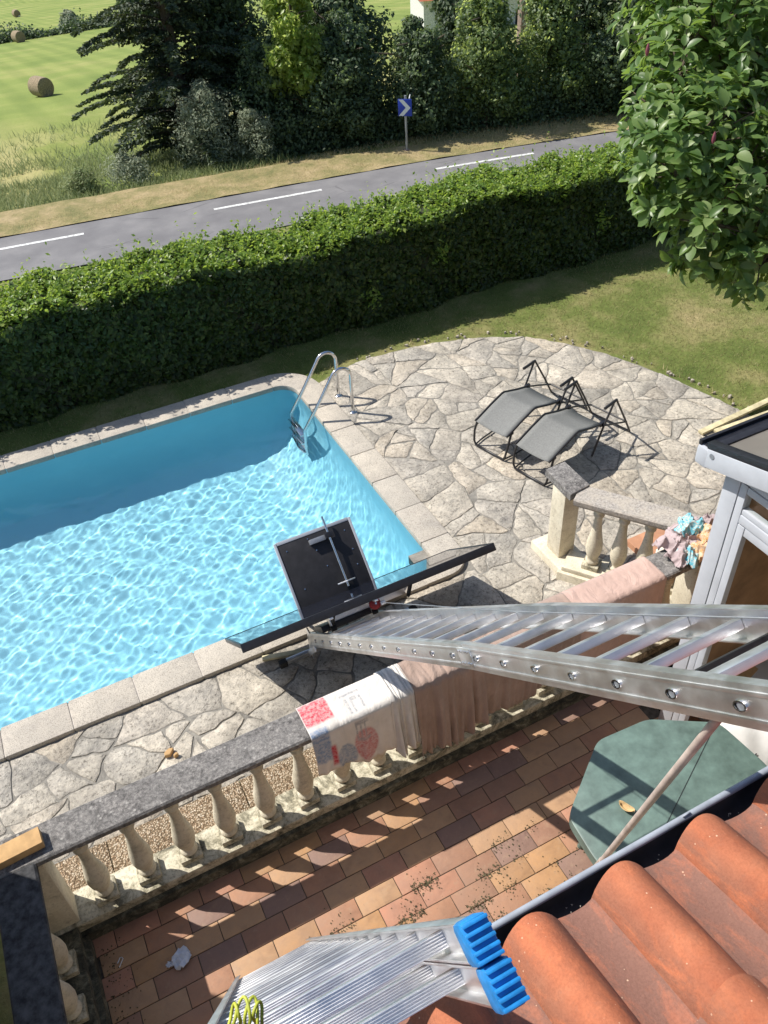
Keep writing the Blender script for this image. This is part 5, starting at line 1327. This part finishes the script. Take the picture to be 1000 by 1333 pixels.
# ------------------------------------------------------------------ trees and bushes across the road
def branchy(parent, base, top, r0, nb, spread, mat='bark'):
    base, top = Vector(base), Vector(top)
    MB().tube([base, base.lerp(top, .35) + Vector((.08, .05, 0)), base.lerp(top, .7), top], [r0, r0 * .75, r0 * .5, r0 * .15], 9).build('trunk', mat, parent, 60)
    m_ = MB()
    for i in range(nb):
        t = random.uniform(.25, .9); p = base.lerp(top, t); a = random.uniform(0, 6.28); L = spread * random.uniform(.5, 1.0)
        e = p + Vector((math.cos(a) * L, math.sin(a) * L, L * random.uniform(.2, .8))); mid = p.lerp(e, .5) + Vector((0, 0, L * .1)); m_.tube([p, mid, e], [r0 * .32, r0 * .2, r0 * .06], 6)
    m_.build('limbs', mat, parent, 60)
def tree(name, label, x, y, h, rx, blobs, n, size, mat, group='trees and bushes across the road', cat='tree', z0=None, aspect=.55, r0=.16, mat2=None, shell=.55, bottom=.12):
    z = float(terr(x, y)) if z0 is None else z0
    t = thing(name, label, cat, (x, y, z), 0, group)
    branchy(t, (0, 0, -.1), (0, 0, h * .92), r0, max(7, blobs), rx)
    P, N = [], []
    rr_ = random.Random(hash(label) % 1000 + int(x * 10))
    per = n // blobs
    for b in range(blobs):
        f_ = (b + .5) / blobs; zc = h * (bottom + (.95 - bottom) * f_); w = rx * (1.0 - .55 * max(0, f_ - .45) / .55)
        a = b * 2.4 + rr_.uniform(-.4, .4); rad_ = w * rr_.uniform(.25, .62)
        c = (math.cos(a) * rad_, math.sin(a) * rad_, zc); s = w * rr_.uniform(.42, .62)
        p_, d_ = blob_points(c, (s, s, s * rr_.uniform(.75, 1.15)), per, shell); P.append(p_); N.append(d_ + [0, 0, .35])
    P = np.concatenate(P); N = np.concatenate(N); ok = P[:, 2] > .02
    cr = leaf_object('crown', P[ok], N[ok], size, mat, t, aspect, .55)
    if mat2:
        m_ = (rng.random(len(P)) < .30) & ok & (N[:, 0] < .3) & (N[:, 2] > 0); tag(leaf_object('sun_tint_leaves', P[m_] * [1.03, 1.03, 1.02], N[m_], size, mat2, t, aspect, .6), kind='stuff')  # lighter leaves on the upper sun side, sunlight put into their colour
    return t
# conifer at the left end of the row
def conifer(label, x, y, h):
    z = float(terr(x, y)); t = thing('conifer_tree', label, 'tree', (x, y, z), 0, 'trees and bushes across the road')
    MB().tube([(0, 0, -.1), (.05, 0, h * .4), (0, .03, h)], [.26, .17, .02], 10).build('trunk', 'bark', t, 60)
    lim = MB(); P, T = [], []
    zz = .35
    while zz < h - .3:
        f_ = 1 - zz / h; nb = 6 + int(3 * f_)
        for b in range(nb):
            a = rng.uniform(0, 6.28); L = (.6 + 2.5 * f_ ** .7) * (rng.uniform(.45, .95) if rng.random() < .8 else rng.uniform(1.0, 1.28)); drop = rng.uniform(-.05, .12) * L
            d = np.array([math.cos(a), math.sin(a), 0]); pts = []
            for s in np.linspace(0, 1, 7): pts.append(np.array([0, 0, zz]) + d * L * s + np.array([0, 0, .26 * L * s * (1 - s) * 2 - drop * s * s + .06 * L * max(0, s - .7)]))
            lim.tube([Vector(p) for p in pts[:6]], [.04 * f_ + .012, .032 * f_ + .01, .025 * f_ + .008, .018, .012, .008], 5)
            sd = np.array([-d[1], d[0], 0])
            for s in np.linspace(.12, 1, int(L / .075)):
                i0 = min(5, int(s * 6)); q = pts[i0] + (pts[i0 + 1] - pts[i0]) * (s * 6 - i0)
                tw = .40 * L ** .5 * (1 - s * .70) * rng.uniform(.5, 1.1)
                for sg in (-1, 1):
                    td = sd * sg * .8 + d * .62 + np.array([0, 0, -.12]); td /= np.linalg.norm(td)
                    for u in np.linspace(.08, 1, 7): P.append(q + td * tw * u + np.array([0, 0, -.10 * tw * u * u]) + rng.normal(0, .018, 3)); T.append(td)
        zz += .33
    lim.build('limbs', 'bark', t, 60)
    P = np.array(P); T = unit(np.array(T) + rng.normal(0, .35, (len(P), 3))); n = len(P)
    nr = unit(np.cross(T, unit(rng.normal(0, 1, (n, 3))))); s = np.cross(nr, T); L = rng.uniform(.10, .20, (n, 1)); Wd = rng.uniform(.028, .05, (n, 1))
    v = np.stack([P - T * L * .5, P + s * Wd, P + T * L * .6, P - s * Wd], 1).reshape(-1, 3); b = np.arange(n)[:, None] * 4
    f = np.concatenate([b + [[0, 1, 2]], b + [[0, 2, 3]]], 1).reshape(-1, 3)
    inst('crown', fast_mesh('crown', v, f, 'needle'), t)
    return t
conifer('dark spruce with spreading boughs over the green field', 6.9, 29.0, 8.6)
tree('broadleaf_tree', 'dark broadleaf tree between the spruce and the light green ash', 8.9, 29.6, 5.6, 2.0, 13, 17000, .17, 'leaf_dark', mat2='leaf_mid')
tree('ash_tree', 'light green feathery ash standing in front of the dark trees', 9.95, 26.2, 5.4, 1.0, 14, 10000, .16, 'leaf_light', r0=.11, mat2='leaf_shoot_sun_tint', bottom=.32)
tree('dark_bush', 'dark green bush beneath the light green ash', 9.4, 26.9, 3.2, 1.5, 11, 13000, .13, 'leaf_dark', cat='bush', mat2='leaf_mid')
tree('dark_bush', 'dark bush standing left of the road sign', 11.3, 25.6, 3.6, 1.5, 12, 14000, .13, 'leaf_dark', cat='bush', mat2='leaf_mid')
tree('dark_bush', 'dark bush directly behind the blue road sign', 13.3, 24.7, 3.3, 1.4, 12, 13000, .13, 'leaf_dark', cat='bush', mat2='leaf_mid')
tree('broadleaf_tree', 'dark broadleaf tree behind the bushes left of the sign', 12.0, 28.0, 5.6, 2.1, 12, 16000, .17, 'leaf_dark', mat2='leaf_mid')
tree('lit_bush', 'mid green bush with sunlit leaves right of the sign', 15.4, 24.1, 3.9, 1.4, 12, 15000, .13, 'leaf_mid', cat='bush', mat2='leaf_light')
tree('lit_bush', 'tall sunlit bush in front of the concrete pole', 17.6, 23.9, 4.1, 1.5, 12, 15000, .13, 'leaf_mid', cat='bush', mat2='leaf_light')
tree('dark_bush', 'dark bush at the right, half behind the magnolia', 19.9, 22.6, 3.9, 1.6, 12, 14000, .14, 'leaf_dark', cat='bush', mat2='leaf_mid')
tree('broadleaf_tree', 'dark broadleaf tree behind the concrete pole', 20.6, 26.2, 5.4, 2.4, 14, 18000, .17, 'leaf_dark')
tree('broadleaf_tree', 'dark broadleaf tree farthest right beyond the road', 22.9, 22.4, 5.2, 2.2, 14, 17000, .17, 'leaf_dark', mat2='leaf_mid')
tree('broadleaf_tree', 'dark tree between the lit bushes and the pole', 16.4, 27.2, 4.4, 1.9, 12, 13000, .17, 'leaf_dark')
tree('silver_shrub', 'grey green willow shrub at the foot of the spruce', 6.9, 26.7, 2.3, 1.25, 12, 10000, .11, 'leaf_grey', cat='bush', aspect=.32, r0=.06, shell=.9, bottom=.08)
tree('silver_shrub', 'small grey green shrub right of the larger willow shrub', 8.2, 25.9, 1.6, .85, 8, 5500, .10, 'leaf_grey', cat='bush', aspect=.34, r0=.05, shell=.9, bottom=.08)
tree('weed_clump', 'low green weed clump at the field edge left of the willow shrub', 4.4, 26.7, .75, .9, 7, 3600, .12, 'leaf_grey', cat='weeds', r0=.02, aspect=.3, shell=.9, bottom=.1)
tree('weed_clump', 'low green weed clump nearest the dry verge at left', 2.9, 26.6, .55, .8, 7, 2600, .12, 'weed', cat='weeds', r0=.02, aspect=.3, shell=.9, bottom=.1)
# dark fill of low brush under the bushes: one mass of twigs and leaves
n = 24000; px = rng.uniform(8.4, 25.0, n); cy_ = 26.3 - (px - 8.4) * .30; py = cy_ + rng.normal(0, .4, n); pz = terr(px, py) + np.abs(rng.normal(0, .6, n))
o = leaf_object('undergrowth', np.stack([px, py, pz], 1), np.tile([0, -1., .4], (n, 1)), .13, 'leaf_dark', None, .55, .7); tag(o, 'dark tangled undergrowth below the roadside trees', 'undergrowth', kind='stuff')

# ------------------------------------------------------------------ road sign, concrete pole, house and field hedge behind
sg = thing('road_sign', 'blue chevron bend sign on a grey post at the road edge', 'road sign', (12.12, 23.32, float(terr(12, 23.3)) + .02))
MB().tube([(0, 0, 0), (0, 0, 1.58)], .035, 10).build('post', 'steel_grey', sg, 60)
MB().box((-.08, -.08, 0), (.08, .08, .07)).build('post_foot', 'concrete_post', sg, 40, .01)
fcx = Vector((math.cos(rad(-27)), math.sin(rad(-27)), 0)); 
pn = inst('sign_panel', MB().box((-.24, -.012, -.27), (.24, .012, .27)).mesh('sign_panel', 'sign_blue', 40, .006), sg, (-.05, -.06, 1.27), (0, 0, rad(-40)), (.86, 1, .86))
chev = MB().add([(-.22, -.014, .26), (-.06, -.014, .26), (.20, -.014, 0), (-.06, -.014, -.26), (-.22, -.014, -.26), (.03, -.014, 0), (-.22, -.0165, .26), (-.06, -.0165, .26), (.20, -.0165, 0), (-.06, -.0165, -.26), (-.22, -.0165, -.26), (.03, -.0165, 0)],
          [(0, 1, 2, 5), (5, 2, 3, 4), (6, 11, 8, 7), (11, 10, 9, 8)]); chev.build('chevron', 'sign_white', pn)
pn2 = inst('sign_panel', MB().box((-.24, -.012, -.27), (.24, .012, .27)).mesh('sign_panel', 'sign_white', 40, .006), sg, (.17, .05, 1.29), (0, 0, rad(58)), (.86, 1, .86))
cpz = thing('utility_pole', 'brown concrete utility pole rising behind the roadside bushes', 'pole', (21.8, 31.5, float(terr(21, 31.5))))
MB().box((-.19, -.14, 0), (.19, .14, 11)).build('shaft', 'concrete_post', cpz, 40, .02)
MB().box((-.06, -.165, 0), (.06, -.141, 11)).build('shaft_rib', 'concrete_post', cpz, 40, .01)
fh = thing('far_house', 'white house with red tiled roof glimpsed above the trees', 'house', (33.6, 54, float(terr(33, 54)) - .9), rad(-20))
MB().box((-4, -3, 0), (4, 3, 3.2)).build('wall', 'white_paint', fh)
rf = MB().add([(-4.3, -3.4, 3.1), (4.3, -3.4, 3.1), (4.3, 3.4, 3.1), (-4.3, 3.4, 3.1), (-4.3, 0, 4.9), (4.3, 0, 4.9)], [(0, 1, 5, 4), (2, 3, 4, 5), (0, 4, 3), (1, 2, 5), (0, 3, 2, 1)]).build('roof', 'roof_red', fh)
for wx_ in (-2.4, 0, 2.4): w_ = MB().box((wx_ - .5, -3.03, 1.0), (wx_ + .5, -3.003, 2.2)).build('window', 'black_metal', fh)
# hay bales
def bale(label, x, y, r, w, az):
    z = float(terr(x, y)); t = thing('hay_bale', label, 'hay bale', (x, y, z), rad(az), 'hay bales in the field')
    m_ = MB(); rings = []
    for u, k_ in ((-.5, .90), (-.47, .985), (-.2, 1.0), (.2, 1.0), (.47, .985), (.5, .90)):
        rings.append([(r * k_ * (1 + .012 * math.sin(9 * a + u * 7)) * math.cos(a), u * w, r + r * k_ * (1 + .012 * math.sin(7 * a)) * math.sin(a) - .04) for a in np.linspace(0, 2 * math.pi, 33)[:-1]])
    m_.loft(rings).build('bale_body', 'straw', t, 50)
    for e in (-1, 1):
        sp_ = [(r * .88 * (1 - k_ / 60) * math.cos(k_ * .42), e * (w / 2 + .002), r - .04 + r * .88 * (1 - k_ / 60) * math.sin(k_ * .42)) for k_ in range(58)]
        MB().tube(sp_, .02, 5).build('straw_spiral', 'straw', t, 60)
    return t
bale('round hay bale nearest the road in the mown field', 5.41, 56.1, .54, 1.05, 25)
bale('round hay bale in front of the far field hedge', 11.4, 128.0, .68, 1.25, 20)
bale('tiny hay bale beyond the far field hedge', 20.2, 216, .72, 1.3, 15)
fhd = thing('field_hedge', 'dark low hedge dividing the far fields', 'hedge', (0, 0, 0))
n = 16000; px = rng.uniform(-12, 42, n); py = 133 + (px - 10) * .10 + rng.normal(0, .8, n); pz = terr(px, py) + np.abs(rng.normal(0, 1, n)) * (.55 + .25 * np.sin(px * .7))
o = leaf_object('foliage', np.stack([px, py, pz], 1), np.tile([0, -.3, 1.], (n, 1)), .38, 'leaf_dark', fhd, .7, .7)
tree('field_tree', 'pale bushy tree standing on the far field hedge', 31.5, 131, 7.0, 3.0, 9, 6000, .55, 'leaf_mid', 'trees in the far fields')
tree('field_tree', 'dark tree at the end of the far field hedge', 27.0, 127, 5.0, 2.6, 8, 5000, .5, 'leaf_dark', 'trees in the far fields')
tree('field_bush', 'pale bush behind the far field hedge', 20.0, 141, 2.2, 1.6, 7, 3000, .5, 'leaf_grey', 'trees in the far fields', 'bush')

# ------------------------------------------------------------------ magnolia at the right
MG = Vector((8.55, 5.75, 0)); mg = thing('magnolia_tree', 'large leaved magnolia reaching in at the upper right', 'tree', MG)
def mray(u, v, t):
    d = rt * ((u - 500) / 1080) + dn * ((v - 666.5) / 1080) + fw
    return Vector((0, 0, CAM_H)) + d * t
MB().tube([(0, 0, -.1), (-.1, .05, .9), (-.25, .1, 1.9), (-.4, .2, 3.0), (-.6, .3, 4.4)], [.14, .12, .10, .075, .03], 12).build('trunk', 'bark', mg, 60)
# limbs reach towards these crown lobes (points in the place, chosen 6.6 to 9 m from the roof)
lobes = [((1010, 40), 7.6, .85), ((930, 60), 7.4, .62), ((885, 95), 7.2, .42), ((985, 150), 7.3, .70), ((900, 190), 7.0, .55), ((878, 225), 6.9, .36), ((955, 240), 7.0, .52), ((930, 290), 6.9, .42),
         ((985, 300), 7.2, .45), ((990, 345), 7.0, .30), ((862, 150), 7.1, .34), ((1040, 230), 7.6, .8), ((940, -10), 7.8, .75), ((1100, 60), 8.3, 1.1), ((1090, 300), 7.9, .6), ((880, 20), 7.6, .5), ((1130, 180), 8.4, 1.0)]
lim = MB(); clusters = []
for (px_, py_), t_, r_ in lobes:
    c = mray(px_, py_, t_) - MG; s = Vector((-.3, .12, min(3.4, max(1.5, c.z - .8)))); mid = s.lerp(c, .5) + Vector((0, 0, .15)); lim.tube([s, mid, c], [.05, .032, .012], 7)
    ncl = int(190 * r_ ** 1.7) + 16
    for i in range(ncl):
        d = Vector(rng.normal(0, 1, 3)).normalized(); rr_ = r_ * (1 - .45 * random.random() ** 1.6); p = c + Vector((d.x * rr_, d.y * rr_, d.z * rr_ * 1.05)); clusters.append((p, d)); 
        if i % 3 == 0: lim.tube([c.lerp(p, .15), p], [.010, .004], 5)
lim.build('limbs', 'bark', mg, 60)
# one leaf: ovate, folded along the midrib and arched
def leaf_geo(L, Wd, arch, fold):
    vs_ = []; st_ = [(-.0, .03), (.12, .55), (.32, .95), (.55, 1.0), (.78, .72), (1.0, .03)]
    for t_, w_ in st_:
        zz = -arch * L * t_ * t_; vs_ += [(t_ * L, -w_ * Wd / 2, zz + fold * w_ * Wd), (t_ * L, 0, zz), (t_ * L, w_ * Wd / 2, zz + fold * w_ * Wd)]
    fs_ = [(i * 3 + k, i * 3 + k + 1, i * 3 + k + 4, i * 3 + k + 3) for i in range(5) for k in range(2)]
    return np.array(vs_), np.array(fs_)
LV, LF = leaf_geo(1.0, .60, .20, .13)
mats_, keyd = [], []
camp = Vector((0, 0, CAM_H)) - MG
for p, d in clusters:
    for q in range(random.randint(6, 9)):
        a = q * 2.4 + random.random(); base_d = (d * .8 + Vector((0, 0, .45)) + Vector((0, 0, 0))).normalized(); s = base_d.cross(Vector((0, 0, 1))); s = s.normalized() if s.length > .05 else Vector((1, 0, 0)); t2 = base_d.cross(s)
        ld = (base_d * random.uniform(.25, .8) + (s * math.cos(a) + t2 * math.sin(a)) * random.uniform(.7, 1.0) + Vector((0, 0, random.uniform(-.35, .15)))).normalized()
        nn = (base_d + Vector((0, 0, .7)) + Vector(rng.normal(0, .22, 3))); sd = nn.cross(ld)
        if sd.length < .05: continue
        sd.normalize(); up_ = ld.cross(sd); sc_ = random.uniform(.06, .155)
        m4 = Matrix((ld * sc_, sd * sc_ * random.uniform(.7, 1.12), up_ * sc_ * random.uniform(.5, 2.2))).transposed().to_4x4(); m4.translation = p + ld * random.uniform(0, .05)
        mats_.append(m4)
        w_ = MG + m4.translation - Vector((0, 0, CAM_H)); uu = 500 + 1080 * w_.dot(rt) / w_.dot(fw); vv = 666.5 + 1080 * w_.dot(dn) / w_.dot(fw)
        keyd.append(sc_ / w_.length if (0 < uu < 1000 and 0 < vv < 420) else 0)
order = sorted(range(len(mats_)), key=lambda i: -keyd[i])
allv, allf = [], []
for i in order[290:]:
    M3 = np.array(mats_[i].to_3x3()); tr = np.array(mats_[i].translation); allf.append(LF + len(allv) * len(LV)); allv.append(LV @ M3.T + tr)
crown = inst('crown', fast_mesh('crown', np.concatenate(allv), np.concatenate(allf), 'leaf_magnolia', True), mg); tag(crown, kind='stuff')
cr_p = thing('leafy_twigs', None, None); cr_p.parent = mg
leaf_me = fast_mesh('leaf', LV, LF, 'leaf_magnolia_single' if False else 'leaf_magnolia', True)
k_ = NM('leaf_magnolia_front'); k_.color(k_.ramp(k_.objrand(), [(0.0, (.065, .12, .032)), (0.5, (.105, .175, .05)), (0.85, (.155, .23, .07)), (1.0, (.23, .30, .12))])); k_.rough(.48); k_.set(Specular_IOR_Level=.35)
tr = k_.n.new('ShaderNodeBsdfTranslucent'); tr.inputs['Color'].default_value = (.30, .46, .07, 1); mx = k_.n.new('ShaderNodeMixShader'); mx.inputs[0].default_value = .34
k_.l.new(k_.b.outputs[0], mx.inputs[1]); k_.l.new(tr.outputs[0], mx.inputs[2]); k_.l.new(mx.outputs[0], k_.out.inputs['Surface']); leaf_me.materials[0] = k_.m
for i in order[:290]:
    o = bpy.data.objects.new('leaf', leaf_me); COL.objects.link(o); o.parent = cr_p; o.matrix_local = mats_[i]
# two closed dark pink buds
for (px_, py_) in ((842, 73), (928, 187)):
    c = mray(px_, py_, 6.35) - MG; MB().lathe([(.006, 0), (.014, .02), (.015, .045), (.009, .075), (.002, .09)], 10).build('bud', plain('bud_pink', (.22, .05, .07), .6) if 'bud_pink' not in MATS else 'bud_pink', mg, 60, 0, c)
